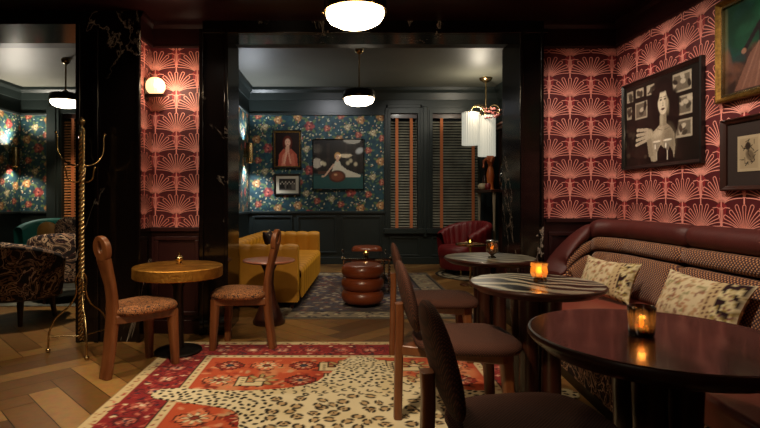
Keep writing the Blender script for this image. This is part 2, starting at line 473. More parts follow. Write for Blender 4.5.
# dado panels and rails
def panels(name, frames, m, facing, pos, t=.02, w=.035):
    """raised moulding rings; facing 'y' (towards -Y at y=pos), 'x-' or 'x+'"""
    b = MB()
    for a0, a1, z0, z1 in frames:
        for (q0, q1, r0, r1) in ((a0, a1, z0, z0 + w), (a0, a1, z1 - w, z1), (a0, a0 + w, z0 + w, z1 - w), (a1 - w, a1, z0 + w, z1 - w)):
            if facing == 'y': b.box(q0, q1, pos - t, pos, r0, r1)
            elif facing == 'x-': b.box(pos - t, pos, q0, q1, r0, r1)
            else: b.box(pos, pos + t, q0, q1, r0, r1)
    return struct(b.build(name, m, smooth=0, bevel=.006))
panels('trim_5', [(-1.66, -1.27, .16, .86), (1.83, 2.40, .16, .9)], DARKPANEL, 'y', 4.5)
wall('trim_6', [(-1.69, -1.23, 4.465, 4.5, .905, .94), (1.80, 2.44, 4.465, 4.5, .985, 1.02), (2.40, 2.44, -2, 4.5, .97, 1.0)], DARKPANEL, .005)
wall('baseboard_front', [(-1.69, -1.25, 4.475, 4.5, 0, .12), (1.80, 2.44, 4.475, 4.5, 0, .12), (2.415, 2.44, -2, 4.5, 0, .12)], DARKPANEL, .004)

# --- palm-fan wallpaper
FANBG = mat('fan_wallpaper_ground', '#4a0910', .6, c2='#560c15', scale=3)
FANMID = mat('fan_wallpaper_red', '#8a2429', .6)
FANINK = mat('fan_wallpaper_ink', '#f4a696', .5, c2='#e08a7a', scale=5)
def fan_paper(name, w, h, T, u_off=0, v_off=0):
    b = MB()
    def clipq(pts, d):
        cx = sum(p[0] for p in pts) / len(pts); cy = sum(p[1] for p in pts) / len(pts)
        if 0 <= cx <= w and 0 <= cy <= h:
            q = [T(min(w, max(0, x)), min(h, max(0, y)), d) for x, y in pts]
            b.add(q, [tuple(range(len(q)))])
    b.cur = 0; b.add([T(0, 0, 0), T(w, 0, 0), T(w, h, 0), T(0, h, 0)], [(0, 1, 2, 3)])
    def stroke(pts, t, d):
        for (x0, y0), (x1, y1) in zip(pts, pts[1:]):
            l = math.hypot(x1 - x0, y1 - y0) or 1; nx, ny = -(y1 - y0) / l * t / 2, (x1 - x0) / l * t / 2
            clipq([(x0 + nx, y0 + ny), (x1 + nx, y1 + ny), (x1 - nx, y1 - ny), (x0 - nx, y0 - ny)], d)
    CW, P = .186, .363
    for ci in range(-1, int(w / CW) + 3):
        u0 = ci * CW + u_off
        for ri in range(-1, int(h / P) + 3):
            v0 = ri * P + (P / 2 if ci % 2 else 0) + v_off
            if not (-.25 < u0 < w + .25 and -.25 < v0 < h + .25): continue
            b.cur = 1      # red ground beside the stem
            clipq([(u0, v0 + .01), (u0 - .045, v0 - .02), (u0 - .03, v0 - .10), (u0, v0 - .16), (u0 + .03, v0 - .10), (u0 + .045, v0 - .02)], .0008)
            b.cur = 2
            n = 9
            for k in range(n):
                dk = .0012 + .00012 * k
                f = k / (n - 1) * 2 - 1                      # -1 .. 1 across the fan
                th = R(90 - f * 76); L = .163 + (.010 if k % 2 else 0)
                E = Vector((u0 + math.cos(th) * L * 1.08, v0 + math.sin(th) * L * .98 + (.004 if abs(f) > .9 else 0)))
                S0 = Vector((u0 + f * .004, v0 - .055 * (1 - .3 * abs(f)))); C0 = Vector((u0 + f * .018, v0 + .05 * (1 - abs(f) * .35)))
                pts = []; N_ = 7
                for q in range(N_ + 1):
                    t = q / N_; pts.append((1 - t) ** 2 * S0 + 2 * t * (1 - t) * C0 + t * t * E)
                lft, rgt = [], []
                for q, P_ in enumerate(pts):
                    tg = (pts[min(q + 1, N_)] - pts[max(q - 1, 0)]).normalized(); nn = Vector((-tg.y, tg.x)); t = q / N_
                    wd = .0006 + .0125 * max(0, t - .28) / .72
                    lft.append(P_ + nn * wd); rgt.append(P_ - nn * wd)
                tg = (pts[-1] - pts[-2]).normalized(); tip = [lft[-1], pts[-1] + tg * .009 + (lft[-1] - pts[-1]) * .5, pts[-1] + tg * .009 + (rgt[-1] - pts[-1]) * .5, rgt[-1]]
                stroke([tuple(p_) for p_ in lft[2:] + tip[1:-1] + rgt[::-1][:-2]], .0062, dk)
            stroke([(u0, v0 + .02), (u0, v0 - .19)], .011, .0026)
            for sgn in (-1, 1):
                stroke([(u0 + sgn * .010, v0 - .03), (u0 + sgn * .014, v0 - .08), (u0 + sgn * .008, v0 - .13)], .006, .0028)
                stroke([(u0 + sgn * .006, v0 - .045), (u0 + sgn * .035, v0 - .03), (u0 + sgn * .075, v0 - .035)], .006, .0030)
    return struct(b.build(name, [FANBG, FANMID, FANINK], smooth=0))
fan_paper('wall_covering_alcove', .46, 1.59, lambda u, v, d: (-1.69 + u, 4.498 - d, .94 + v), .22, .12)
fan_paper('wall_covering_return', .28, 1.59, lambda u, v, d: (-1.688 + d, 4.22 + u, .94 + v), .1, .12)
fan_paper('wall_covering_divider', .675, 1.51, lambda u, v, d: (1.765 + u, 4.498 - d, 1.02 + v), .072, .17)
fan_paper('wall_covering_right', 6.4, 1.53, lambda u, v, d: (2.438 - d, 4.49 - u, 1.0 + v), .12, .17)

# ------------------------------------------------------------------ back rooms
BY = 9.2
def back_wall():
    b = MB()
    opens = [(-5.08, -4.72, .65, 2.74), (.87, 1.38, .65, 2.74), (1.63, 2.5, .65, 2.74)]
    x = -6.0
    for x0, x1, z0, z1 in opens:
        b.box(x, x0, BY, BY + .25, 0, CEIL_B); b.box(x0, x1, BY, BY + .25, 0, z0); b.box(x0, x1, BY, BY + .25, z1, CEIL_B); x = x1
    b.box(x, 3.1, BY, BY + .25, 0, CEIL_B)
    struct(b.build('wall_back', GREEN, smooth=0))
    b = MB()
    for x0, x1, z0, z1 in opens:
        w = .09
        b.box(x0 - w, x0 + .01, BY - .05, BY + .02, z0 - w, z1 + w); b.box(x1 - .01, x1 + w, BY - .05, BY + .02, z0 - w, z1 + w)
        b.box(x0, x1, BY - .05, BY + .02, z1 - .01, z1 + w); b.box(x0 - w - .02, x1 + w + .02, BY - .09, BY + .02, z0 - w, z0)
        b.box(x0 - w * .6, x0 - w * .3, BY - .065, BY - .05, z0, z1 + .05); b.box(x1 + w * .3, x1 + w * .6, BY - .065, BY - .05, z0, z1 + .05)
    struct(b.build('trim_7', GREEN, smooth=0, bevel=.006))
    for i, (x0, x1, z0, z1) in enumerate(opens):
        f = MB(); t = .03
        f.box(x0, x0 + t, BY + .12, BY + .16, z0, z1); f.box(x1 - t, x1, BY + .12, BY + .16, z0, z1); f.box(x0, x1, BY + .12, BY + .16, z0, z0 + t); f.box(x0, x1, BY + .12, BY + .16, z1 - t, z1)
        f.box(x0, x1, BY + .12, BY + .16, 1.68, 1.72)
        o = struct(f.build('window_%d' % (i + 1), GREEN, smooth=0))
        g = MB(); g.box(x0 + t, x1 - t, BY + .135, BY + .141, z0 + t, z1 - t); g.build('pane', NIGHTGL, o, smooth=0)
    # cornice, picture rails, dado panels, baseboard
    b = MB()
    prof = [(0, 2.98), (.02, 2.98), (.03, 3.02), (.05, 3.10), (.09, 3.15), (.10, CEIL_B), (0, CEIL_B)]
    def run(p0, p1, nx, ny):
        vs = [(x + nx * o, y + ny * o, z) for (x, y) in (p0, p1) for o, z in prof]; k = len(prof)
        b.add(vs, [(i, (i + 1) % k, k + (i + 1) % k, k + i) for i in range(k)])
    run((-1.7, BY), (2.85, BY), 0, -1); run((-5.84, BY), (-1.85, BY), 0, -1)
    run((-1.7, 5), (-1.7, BY), 1, 0); run((2.85, 5), (2.85, BY), -1, 0); run((-5.84, 5), (-5.84, BY), 1, 0); run((-1.85, 5), (-1.85, BY), -1, 0)
    struct(b.build('trim_8', GREEN, smooth=0))
    panels('trim_9', [(-1.62, -.9, .2, .88), (-.82, -.1, .2, .88), (-.02, .72, .2, .88), (.86, 1.4, .14, .5), (1.62, 2.5, .14, .5), (.80, 1.45, 2.86 - .0, 2.87)], GREEN, 'y', BY)
    wall('trim_10', [(-1.7, .78, BY - .035, BY, .92, .965), (-1.7, .78, BY - .03, BY, 2.7, 2.74), (.765, .80, BY - .03, BY, .965, 2.7), (-5.84, -5.3, BY - .035, BY, .92, .965), (-5.84, -5.3, BY - .03, BY, 2.7, 2.74),
                      (-1.7, -1.67, 5, BY, .92, .965), (-5.84, -5.81, 5, BY, .92, .965), (-5.84, -5.81, 5, BY, 2.7, 2.74), (-1.7, -1.67, 5, BY, 2.7, 2.74)], GREEN, .005)
    wall('baseboard_back', [(-1.7, 2.85, BY - .03, BY, 0, .13), (-5.84, -1.85, BY - .03, BY, 0, .13), (-1.7, -1.67, 5, BY, 0, .13), (2.82, 2.85, 5, BY, 0, .13), (-5.84, -5.81, 5, BY, 0, .13)], GREEN, .005)
NIGHTGL = glass_mat('night_window_glass', '#8a949a', .5, .02)
back_wall()
wall('wall_back_left', [(-1.85, -1.7, 4.95, BY, 0, CEIL_B)], GREEN)
wall('wall_back_right', [(2.85, 3.0, 4.95, BY, 0, CEIL_B)], GREEN)
wall('wall_far_left', [(-6.0, -5.84, 4.2, BY, 0, CEIL_B), (-6.0, -3.5, 4.85, 4.95, 0, CEIL_B)], GREEN)

# --- floral wallpaper
def floral(w, h, seed):
    c = Cv(w, h, .011, '#1a3a42')
    rs = random.Random(seed)
    for _ in range(int(90 * w * h)):
        c.ell(rs.uniform(0, w), rs.uniform(0, h), rs.uniform(.03, .09), rs.uniform(.02, .05), rs.choice(['#20464e', '#15303a', '#254c50']), rs.uniform(0, 3), .6, .7)
    for _ in range(int(120 * w * h)):       # twigs and little leaves
        x, y, a = rs.uniform(0, w), rs.uniform(0, h), rs.uniform(0, 6.3)
        c.line(x, y, x + math.cos(a) * .07, y + math.sin(a) * .07, .009, '#10242a')
        c.ell(x + math.cos(a) * .07, y + math.sin(a) * .07, .022, .011, rs.choice(['#7d8a5a', '#a9a98a', '#4f6a50', '#c7b88c']), a, .4)
    for _ in range(int(60 * w * h)):
        c.ell(rs.uniform(0, w), rs.uniform(0, h), .009, .009, rs.choice(['#d8cfae', '#e0a070', '#c8d4c8']), 0, .3)
    base = [(.10, .12, 0), (.46, .05, 1), (.28, .34, 2), (.60, .30, 0), (.07, .50, 1), (.42, .58, 0), (.68, .62, 3), (.22, .72, 3)]
    pal = [('#6e2e28', '#a85c48', '#d09070', '#4e1a1a'), ('#7a5030', '#b0804e', '#dcb888', '#5a321c'), ('#642428', '#9c443c', '#c87460', '#401418'), ('#7a6c50', '#b0a27c', '#d8cca8', '#6a4830')]
    for gx in range(-1, int(w / .75) + 1):
        for gy in range(-1, int(h / .8) + 1):
            for (x, y, k) in base:
                cx = x + gx * .75 + .05; cy = y + gy * .8 + (.4 if gx % 2 else 0)
                p = pal[k]; s = .062 + .014 * ((k * 7) % 3)
                for q in range(4):
                    a = q * 1.7 + k
                    c.ell(cx + math.cos(a) * s * 1.25, cy + math.sin(a) * s * 1.2, s * .6, s * .28, '#55683f', a, .4)
                for q in range(6): 
                    a = q * 1.047 + k; c.ell(cx + math.cos(a) * s * .55, cy + math.sin(a) * s * .5, s * .52, s * .42, p[0 if q % 2 else 1], a, .3)
                for q in range(5):
                    a = q * 1.256 + .5; c.ell(cx + math.cos(a) * s * .28, cy + math.sin(a) * s * .28, s * .3, s * .24, p[2 if q % 2 else 1], a, .3)
                c.ell(cx, cy, s * .2, s * .16, p[3], 0, .4)
    return c
struct(floral(2.43, 1.735, 1).mesh('wall_covering_floral', lambda u, v: (-1.67 + u, BY - .004, .965 + v), PAPER))
struct(floral(1.6, 1.735, 2).mesh('wall_covering_floral_side', lambda u, v: (-1.696, BY - u, .965 + v), PAPER))
struct(floral(.50, 1.735, 3).mesh('wall_covering_floral_far', lambda u, v: (-5.84 + u, BY - .004, .965 + v), PAPER))
struct(floral(1.4, 1.735, 4).mesh('wall_covering_floral_far_side', lambda u, v: (-5.836, BY - 1.4 + u, .965 + v), PAPER))
wall('trim_11', [(-5.34, -5.17, BY - .06, BY, 0, 2.86), (-4.63, -4.45, BY - .06, BY, 0, 2.86), (1.47, 1.54, BY - .05, BY, .5, 2.86)], GREEN, .01)

# ------------------------------------------------------------------ venetian blinds
TAPE = mat('orange_blind_tape', '#b8683a', .8)
SLAT = mat('lightened_black_slat', '#8c8a7a', .25, c2='#5c5a50', scale=3)  # black slats lightened: their pale glints are put into the colour
WSLAT = mat('walnut_slat', '#b07648', .45)
def blind(x0, x1, z0, z1, label, tapes, slat, head_m, tw=.055):
    t = thing('venetian_blind', label, 'blind', ((x0 + x1) / 2, BY + .045, z0), 0, 'venetian blinds over the back windows')
    w = (x1 - x0) / 2 - .012; b = MB(); h = z1 - z0; n = int((h - .1) / .05)
    for i in range(n):
        z = .03 + i * .05
        def T(p, z=z):
            a = R(46); y, zz = p[1], p[2]
            return (p[0], y * math.cos(a) - zz * math.sin(a), z + y * math.sin(a) + zz * math.cos(a))
        b.box(-w, w, -.022, .022, -.0015, .0015, T)
    b.build('slats', slat, t, smooth=0)
    MB().box(-w, w, -.03, .03, h - .09, h - .012).build('headrail', head_m, t, smooth=0, bevel=.004)
    MB().box(-w, w, -.02, .02, .0, .02).build('bottom_rail', head_m, t, smooth=0)
    for f in tapes:
        x = -w + 2 * w * f
        MB().box(x - tw / 2, x + tw / 2, -.029, -.026, .005, h - .09).build('ladder_tape', TAPE, t, smooth=0)
    return t
blind(.87, 1.38, .65, 2.74, 'narrow black venetian blind with two orange tapes beside the flowered wallpaper', (.24, .78), SLAT, DWOOD)
blind(1.63, 2.5, .65, 2.74, 'wide black venetian blind with orange tapes behind the ruby armchair', (.20, .88), SLAT, DWOOD)
blind(-5.08, -4.72, .65, 2.74, 'brown wooden venetian blind seen through the opening behind the coat rack', (.5,), WSLAT, DWOOD)

# ------------------------------------------------------------------ pictures
def picture(label, T, w, h, fw, depth, fmat, canvas, mat_m=None, mat_w=0, name='framed_picture', cat='picture', group=None, slip=None, extra=None, rest=.012):
    """T(u, v, d): u across, v up, d off the wall"""
    o3 = T(w / 2, 0, 0); t = thing(name, label, cat, o3, 0, group)
    def TT(p): q = T(*p); return (q[0] - o3[0], q[1] - o3[1], q[2] - o3[2])
    b = MB()
    prof = [(0, 0), (0, depth), (fw * .25, depth + .006), (fw * .6, depth * .8), (fw, depth * .55), (fw, .0)]
    ring = [(0, 0, 1, 1), (w, 0, -1, 1), (w, h, -1, -1), (0, h, 1, -1)]
    vs = [TT((x + sx * o, y + sy * o, d)) for (x, y, sx, sy) in ring for o, d in prof]; k = len(prof)
    b.add(vs, [(i * k + j, i * k + (j + 1) % k, ((i + 1) % 4) * k + (j + 1) % k, ((i + 1) % 4) * k + j) for i in range(4) for j in range(k)])
    b.build('frame', fmat, t, smooth=0)
    if slip:
        s = MB(); q = fw * .85; e = fw + slip[1]
        for (x0, x1, y0, y1) in ((q, w - q, q, e), (q, w - q, h - e, h - q), (q, e, e, h - e), (w - e, w - q, e, h - e)):
            s.box(x0, x1, y0, y1, .004, depth * .7, TT)
        s.build('gilt_slip', slip[0], t, smooth=0)
    if mat_m:
        m = MB(); m.box(fw * .9, w - fw * .9, fw * .9, h - fw * .9, .002, .008, TT); m.build('mount', mat_m, t, smooth=0)
    i = fw + mat_w; cw, ch = w - 2 * i, h - 2 * i
    canvas.mesh('print', lambda u, v: TT((i + u * cw / canvas.w, i + v * ch / canvas.h, rest)), PAINTED, t)
    return t

def art_bar():      # black and white photograph: dark-haired woman at a bar
    c = Cv(.91, .67, .0045, '#161310'); rs = random.Random(3)
    for (x, y, w, h) in ((.02, .54, .09, .09), (.02, .40, .07, .10), (.14, .38, .17, .14), (.30, .55, .10, .08), (.62, .50, .20, .14), (.66, .33, .17, .14), (.65, .17, .18, .13), (.15, .56, .11, .07)):
        c.rect(x, x + w, y, y + h, '#a89e8a'); c.rect(x + .015, x + w - .015, y + .015, y + h - .015, '#6a6254')
        for _ in range(5): c.ell(x + rs.uniform(.02, w - .02), y + rs.uniform(.02, h - .02), .018, .03, rs.choice(['#2a251f', '#b8ae9a', '#403a30']), rs.uniform(0, 3), .3)
    for _ in range(26): c.ell(rs.uniform(0, .35), rs.uniform(0, .3), .02, .03, rs.choice(['#080706', '#3a342a', '#0c0a08']), rs.uniform(0, 3), .4)
    c.ell(.51, .48, .125, .17, '#080706', 0, .15); c.ell(.61, .34, .085, .2, '#080706', -.12, .2); c.ell(.41, .44, .05, .15, '#080706', .15, .2)
    c.poly([(.36, .02), (.33, .12), (.345, .20), (.39, .255), (.44, .28), (.475, .30), (.55, .295), (.60, .26), (.64, .21), (.65, .12), (.63, .0)], '#a89c86')
    c.ell(.58, .17, .07, .11, '#6f6552', .15, .8, .7); c.ell(.44, .235, .06, .03, '#cabea6', .25, .8, .7); c.line(.50, .25, .43, .27, .006, '#7d725e'); c.line(.52, .25, .59, .265, .006, '#6f6552')
    c.poly([(.465, .28), (.47, .40), (.545, .40), (.55, .28)], '#8e836e'); c.ell(.49, .33, .02, .05, '#b4a890', 0, .8, .8)
    c.ell(.505, .465, .062, .095, '#d2c7b0', .04, .1); c.ell(.555, .45, .022, .08, '#93886f', .1, .7, .7)
    c.ell(.50, .575, .075, .035, '#0a0807', 0, .4); c.ell(.445, .53, .022, .06, '#0a0807', -.25, .4); c.ell(.566, .53, .022, .06, '#0a0807', .25, .4)
    for ex in (.48, .53): c.ell(ex, .485, .014, .007, '#40362a', 0, .5); c.line(ex - .018, .503, ex + .018, .505, .006, '#4a4032')
    c.ell(.506, .452, .006, .02, '#b0a48c', 0, .6); c.ell(.505, .437, .010, .004, '#7d715c', 0, .5); c.ell(.505, .412, .022, .009, '#4f3a32', 0, .3)
    c.poly([(.42, .0), (.43, .09), (.48, .14), (.52, .11), (.57, .14), (.62, .08), (.64, .0)], '#0c0a09')
    c.ell(.33, .23, .055, .05, '#b4a890', .3, .3)
    for i in range(4): c.line(.16 + .006 * i, .17 + .040 * i, .32, .20 + .026 * i, .026, '#b8ac96'); c.ell(.16 + .006 * i, .17 + .040 * i, .016, .013, '#c8bca4')
    c.line(.33, .2, .36, .06, .06, '#968b76')
    for gx in (.43, .56):      # two stemmed glasses
        c.poly([(gx - .05, .17), (gx + .05, .17), (gx + .012, .09), (gx - .012, .09)], '#8c8474', .7); c.line(gx, .02, gx, .09, .012, '#c0b8a6'); c.ell(gx, .17, .05, .008, '#e0d8c6', 0, .3)
        c.ell(gx - .02, .13, .008, .02, '#f0eadc', 0, .4)
    c.grain(.1, 2); return c
def art_green():
    c = Cv(.9, .6, .0055, '#2c1a14'); rs = random.Random(5)
    c.rect(0, .9, .25, .6, '#123a28')
    for _ in range(60): c.ell(rs.uniform(0, .9), rs.uniform(.22, .6), .09, .04, rs.choice(['#17452f', '#0f3323', '#1e5238', '#143c3a']), rs.uniform(0, 3), .6, .6)
    for _ in range(70): c.ell(rs.uniform(0, .9), rs.uniform(0, .26), .07, .03, rs.choice(['#4a2a20', '#36231c', '#5c3a2a', '#2a1a16', '#6a4434']), rs.uniform(0, 3), .6, .6)
    c.poly([(.08, .02), (.2, .24), (.30, .32), (.42, .33), (.52, .2), (.6, .02)], '#6e4a3c')
    for i in range(9): c.line(.14 + i * .05, .02, .27 + i * .018, .30, .012, rs.choice(['#8a6252', '#54352b', '#7a5546']), .7)
    c.poly([(.27, .28), (.26, .40), (.30, .46), (.38, .46), (.42, .38), (.41, .29)], '#1c1214')
    c.ell(.34, .50, .036, .05, '#8d6450'); c.ell(.345, .53, .045, .04, '#140d0c')
    c.line(.28, .42, .16, .27, .03, '#1c1214'); c.ell(.155, .265, .02, .018, '#8d6450')
    c.grain(.08, 4); return c
def art_scribble():
    c = Cv(.17, .27, .004, '#a8987c'); rs = random.Random(8)
    c.rect(.02, .15, .02, .25, '#9a8a6e')
    for _ in range(22): 
        x, y, a = rs.uniform(.04, .13), rs.uniform(.04, .23), rs.uniform(0, 3.1); c.line(x, y, x + math.cos(a) * .035, y + math.sin(a) * .035, .006, '#2a2018')
    c.ell(.08, .19, .02, .03, '#2a2018', 0, .3); c.ell(.095, .12, .03, .045, '#3a2c20', .4, .4, .7); return c
def art_redhair():
    c = Cv(.46, .62, .009, '#1c0e0c')
    c.poly([(.06, .0), (.08, .22), (.16, .32), (.30, .32), (.40, .22), (.42, .0)], '#b0513c')
    c.poly([(.12, .0), (.14, .2), (.19, .26), (.2, .0)], '#d88468'); c.poly([(.3, .0), (.29, .22), (.34, .24), (.38, .0)], '#c46a50')
    c.ell(.23, .42, .085, .13, '#5a1e12', 0, .2); c.poly([(.19, .26), (.2, .36), (.27, .36), (.27, .26)], '#d8a080')
    c.ell(.235, .43, .05, .07, '#e0b090', 0, .2); c.ell(.215, .44, .01, .007, '#2a1410'); c.ell(.255, .44, .01, .007, '#2a1410'); c.ell(.235, .395, .014, .008, '#a03a30')
    c.line(.17, .05, .22, .27, .035, '#e0a888'); c.line(.29, .05, .25, .27, .03, '#d89878'); c.grain(.05); return c
def art_group():
    c = Cv(.34, .24, .009, '#2a2622'); rs = random.Random(2)
    for i in range(9):
        x = .03 + i * .035; y = .12 + (i % 2) * .03; c.ell(x, y - .06, .022, .06, rs.choice(['#15120f', '#6a6258', '#3a3530'])); c.ell(x, y + .02, .013, .018, '#b8ae9c')
    c.rect(0, .34, .0, .03, '#5c564c'); return c
def art_white_dress():
    c = Cv(.90, .88, .011, '#0e0b0c')
    c.rect(0, .9, 0, .24, '#24504c'); c.rect(0, .9, .22, .27, '#1b3a3a')
    for x in (.06, .24, .56, .72, .84): c.rect(x, x + .05, .3, .82, '#221a18')
    for (x, y) in ((.16, .46), (.2, .44), (.62, .46), (.67, .5), (.76, .44)): c.ell(x, y, .03, .035, '#d8c8a0', 0, .8, .8)
    c.rect(.08, .36, .26, .31, '#4a2c1e')
    c.poly([(.33, .26), (.35, .40), (.40, .50), (.47, .50), (.50, .42), (.60, .34), (.86, .24), (.84, .2), (.5, .2)], '#cfc6aa')
    c.line(.37, .44, .20, .22, .03, '#d0a888'); c.line(.20, .225, .15, .22, .03, '#d0a888')
    c.ell(.435, .585, .055, .07, '#c89858', 0, .2); c.ell(.435, .57, .036, .05, '#d8b090'); c.rect(.415, .455, .48, .53, '#d0a888')
    c.ell(.42, .58, .007, .006, '#201410'); c.ell(.45, .58, .007, .006, '#201410'); c.ell(.435, .545, .01, .006, '#8a3028')
    c.ell(.43, .22, .15, .11, '#4a2416', 0, .1); c.ell(.43, .22, .11, .08, '#7a4028', 0, .3); c.ell(.40, .25, .03, .02, '#d0a070', 0, .5)
    c.ell(.83, .68, .07, .05, '#c8c8c0', .5, .6, .8); c.grain(.05, 3); return c

RW = lambda y1, z0: (lambda u, v, d: (2.436 - d, y1 - u, z0 + v))
BW = lambda x0, z0: (lambda u, v, d: (x0 + u, BY - .005 - d, z0 + v))
GILT = mat('carved_gilt', '#8d6a2c', .4, .8, c2='#5c4018', scale=40, bump=.7, bscale=70)
BLK = mat('black_frame_wood', '#0c0908', .3, c2='#120d0b', coat=.3)
DMAT = mat('umber_mount', '#241610', .8)
picture('black framed black and white photograph of a dark haired woman with two glasses', RW(4.36, 1.435), .965, .725, .032, .03, BLK, art_bar())
picture('gilt framed green painting of a seated figure in a full skirt', RW(3.25, 1.80), .98, .64, .04, .045, GILT, art_green(), slip=(BRASS, .006))
picture('brown framed small cream sketch in a wide dark mount below the green painting', RW(3.22, 1.245), .40, .445, .03, .035, DWOOD, art_scribble(), DMAT, .085)
picture('gilt framed portrait of a red haired figure in a salmon robe on flowered wallpaper', BW(-1.25, 1.74), .52, .69, .03, .03, BLK, art_redhair(), slip=(GILT, .012))
picture('small black framed group photograph with white mount below the red haired portrait', BW(-1.23, 1.25), .48, .39, .035, .03, BLK, art_group(), CREAM, .055)
picture('large dark unframed picture of a figure in a white dress on flowered wallpaper', BW(-.53, 1.36), .93, .91, .012, .035, BLK, art_white_dress())
# ================================================================== FURNITURE
def circ(cx, cy, rx, ry, n=32, p=1.0):
    o = []
    for i in range(n):
        a = 2 * math.pi * i / n; c, s = math.cos(a), math.sin(a)
        o.append((cx + rx * math.copysign(abs(c) ** p, c), cy + ry * math.copysign(abs(s) ** p, s)))
    return o
def interp(tab, z):
    for (z0, a), (z1, b) in zip(tab, tab[1:]):
        if z <= z1:
            t = max(0, (z - z0) / (z1 - z0)); t = t * t * (3 - 2 * t) if False else t; return a + (b - a) * t
    return tab[-1][1]
def smooth_path(ctrl, n=24):
    """Catmull-Rom through control points"""
    P = [Vector(p) for p in ctrl]; P = [P[0] * 2 - P[1]] + P + [P[-1] * 2 - P[-2]]; out = []
    segs = len(P) - 3
    for i in range(segs):
        k = max(2, n // segs)
        for j in range(k + (1 if i == segs - 1 else 0)):
            t = j / k; a, b, c, d = P[i:i + 4]
            out.append(.5 * ((2 * b) + (c - a) * t + (2 * a - 5 * b + 4 * c - d) * t * t + (3 * b - a - 3 * c + d) * t ** 3))
    return out

def seat_pad(b, rx, ry, z0, z1, cx=0, p=.62, taper=.0):
    """softly domed cushion with rounded-square plan"""
    prof = [(0.0, z0), (.86, z0), (.97, z0 + .008), (1.0, z0 + (z1 - z0) * .35), (.985, z0 + (z1 - z0) * .62), (.90, z1 - .010), (.7, z1 - .003), (.4, z1), (0.0, z1 + .003)]
    n = 36; vs = []; uv = []
    for r, z in prof:
        for (x, y) in circ(0, 0, rx * r, ry * r, n, p):
            y2 = y * (1 + taper * x / rx); vs.append((cx + x, y2, z)); uv.append((x, y2 + z))
    fs = [(j * n + i, j * n + (i + 1) % n, (j + 1) * n + (i + 1) % n, (j + 1) * n + i) for j in range(len(prof) - 1) for i in range(n)]
    b.add(vs, fs, uv)

# ---- three-legged wooden chair whose back is one bent plank ending in a pierced loop
def loop_chair(label, loc, rz, group):
    t = thing('loop_back_chair', label, 'chair', loc, rz, group)
    side = smooth_path([(-.255, 0, 0), (-.225, 0, .2), (-.205, 0, .42), (-.215, 0, .58), (-.248, 0, .72), (-.268, 0, .80)], 30)
    wt = [(0, .046), (.3, .052), (.45, .05), (.62, .048), (.72, .058), (.81, .068)]
    b = MB(); b.rect_sweep(side, [(interp(wt, p.z), .026 if p.z < .5 else .023) for p in side], (0, 1, 0))
    b.build('back_plank', WOOD, t, smooth=50)
    b = MB(); n = 36; vs = []       # flat paddle pierced by an oval hole
    for dx in (-.021, .021):
        for (ry, rz, cz) in ((.080, .088, .864), (.022, .036, .876)):
            for q in range(n):
                a = 2 * math.pi * q / n; z = cz + rz * math.cos(a); vs.append((-.270 - (z - .80) * .12 + dx, ry * math.sin(a), z))
    for q in range(n):
        r_ = (q + 1) % n
        b.f += [[q, r_, n + r_, n + q], [2 * n + q, 3 * n + q, 3 * n + r_, 2 * n + r_], [q, 2 * n + q, 2 * n + r_, r_], [n + q, n + r_, 3 * n + r_, 3 * n + q]]
    b.v = vs; b.m = [0] * len(b.f); b.uv = [(0, 0)] * len(vs)
    b.build('back_loop', WOOD, t, smooth=40, bevel=.011, segs=3)
    b = MB(); b.prism([(-.215, -.06), (-.215, .06), (.17, .175), (.205, .16), (.205, -.16), (.17, -.175)], .355, .415)
    b.build('seat_frame', WOOD, t, smooth=0, bevel=.01)
    for s in (-1, 1):
        l = MB(); l.rect_sweep([(.175, s * .135, .40), (.182, s * .142, .2), (.19, s * .15, 0)], [(.034, .034), (.030, .030), (.024, .024)], (0, 1, 0))
        l.build('leg', WOOD, t, smooth=50)
    b = MB(); seat_pad(b, .222, .205, .41, .478, .015, .7, .10); b.build('seat', LEOSEAT, t, smooth=60)
    return t
def aim(a, b): return math.atan2(b[1] - a[1], b[0] - a[0])
G1 = 'wooden loop backed chairs at the brass table'
loop_chair('wooden chair with pierced loop back between coat rack and brass rimmed table', (-1.43, 3.575, 0), R(57), G1)
loop_chair('wooden chair with pierced loop back in front of the mustard sofa', (-.80, 4.085, 0), R(170), G1)

# ---- three-legged chair with an oval padded back on a post
def pad_chair(label, loc, rz, group, first=None):
    if first: return copy_tree(first, loc, rz, label)
    t = thing('pad_back_chair', label, 'chair', loc, rz, group)
    path = smooth_path([(-.33, 0, 0), (-.325, 0, .25), (-.32, 0, .45), (-.318, 0, .54), (-.322, 0, .62)], 24)
    MBp = MB(); MBp.rect_sweep(path, [(.030, .022)] * len(path), (0, 1, 0)); MBp.build('back_post', WOOD, t, smooth=50)
    b = MB(); b.prism([(-.315, -.03), (-.315, .03), (.18, .20), (.24, .18), (.24, -.18), (.18, -.20)], .345, .40)
    b.build('seat_frame', WOOD, t, smooth=0, bevel=.01)
    for s in (-1, 1):
        l = MB(); l.rect_sweep([(.20, s * .16, .39), (.215, s * .165, .2), (.225, s * .17, 0)], [(.032, .032), (.029, .029), (.025, .025)], (0, 1, 0))
        l.build('leg', WOOD, t, smooth=50)
    b = MB(); seat_pad(b, .275, .245, .395, .465, .03, .6, .12); b.build('seat', FABRIC, t, smooth=60)
    b = MB(); M = Matrix.Rotation(R(-14), 3, 'Y')
    b.ellipsoid((-.276, 0, .66), (.034, .178, .195), 32, 20, .85, T=M); b.build('back_pad', FABRIC, t, smooth=80)
    return t
G2 = 'padded back chairs along the round tables'
c0 = pad_chair('brown padded chair nearest the camera at the large dark round table', (.60, 1.68, .013), R(3), G2)
pad_chair('brown padded chair at the zebra streaked table with the amber candle, middle of the three', (.63, 2.74, .013), R(1), G2, c0)
pad_chair('brown padded chair at the farthest zebra streaked table, farthest of the three', (.71, 3.85, .009), R(-2), G2, c0)

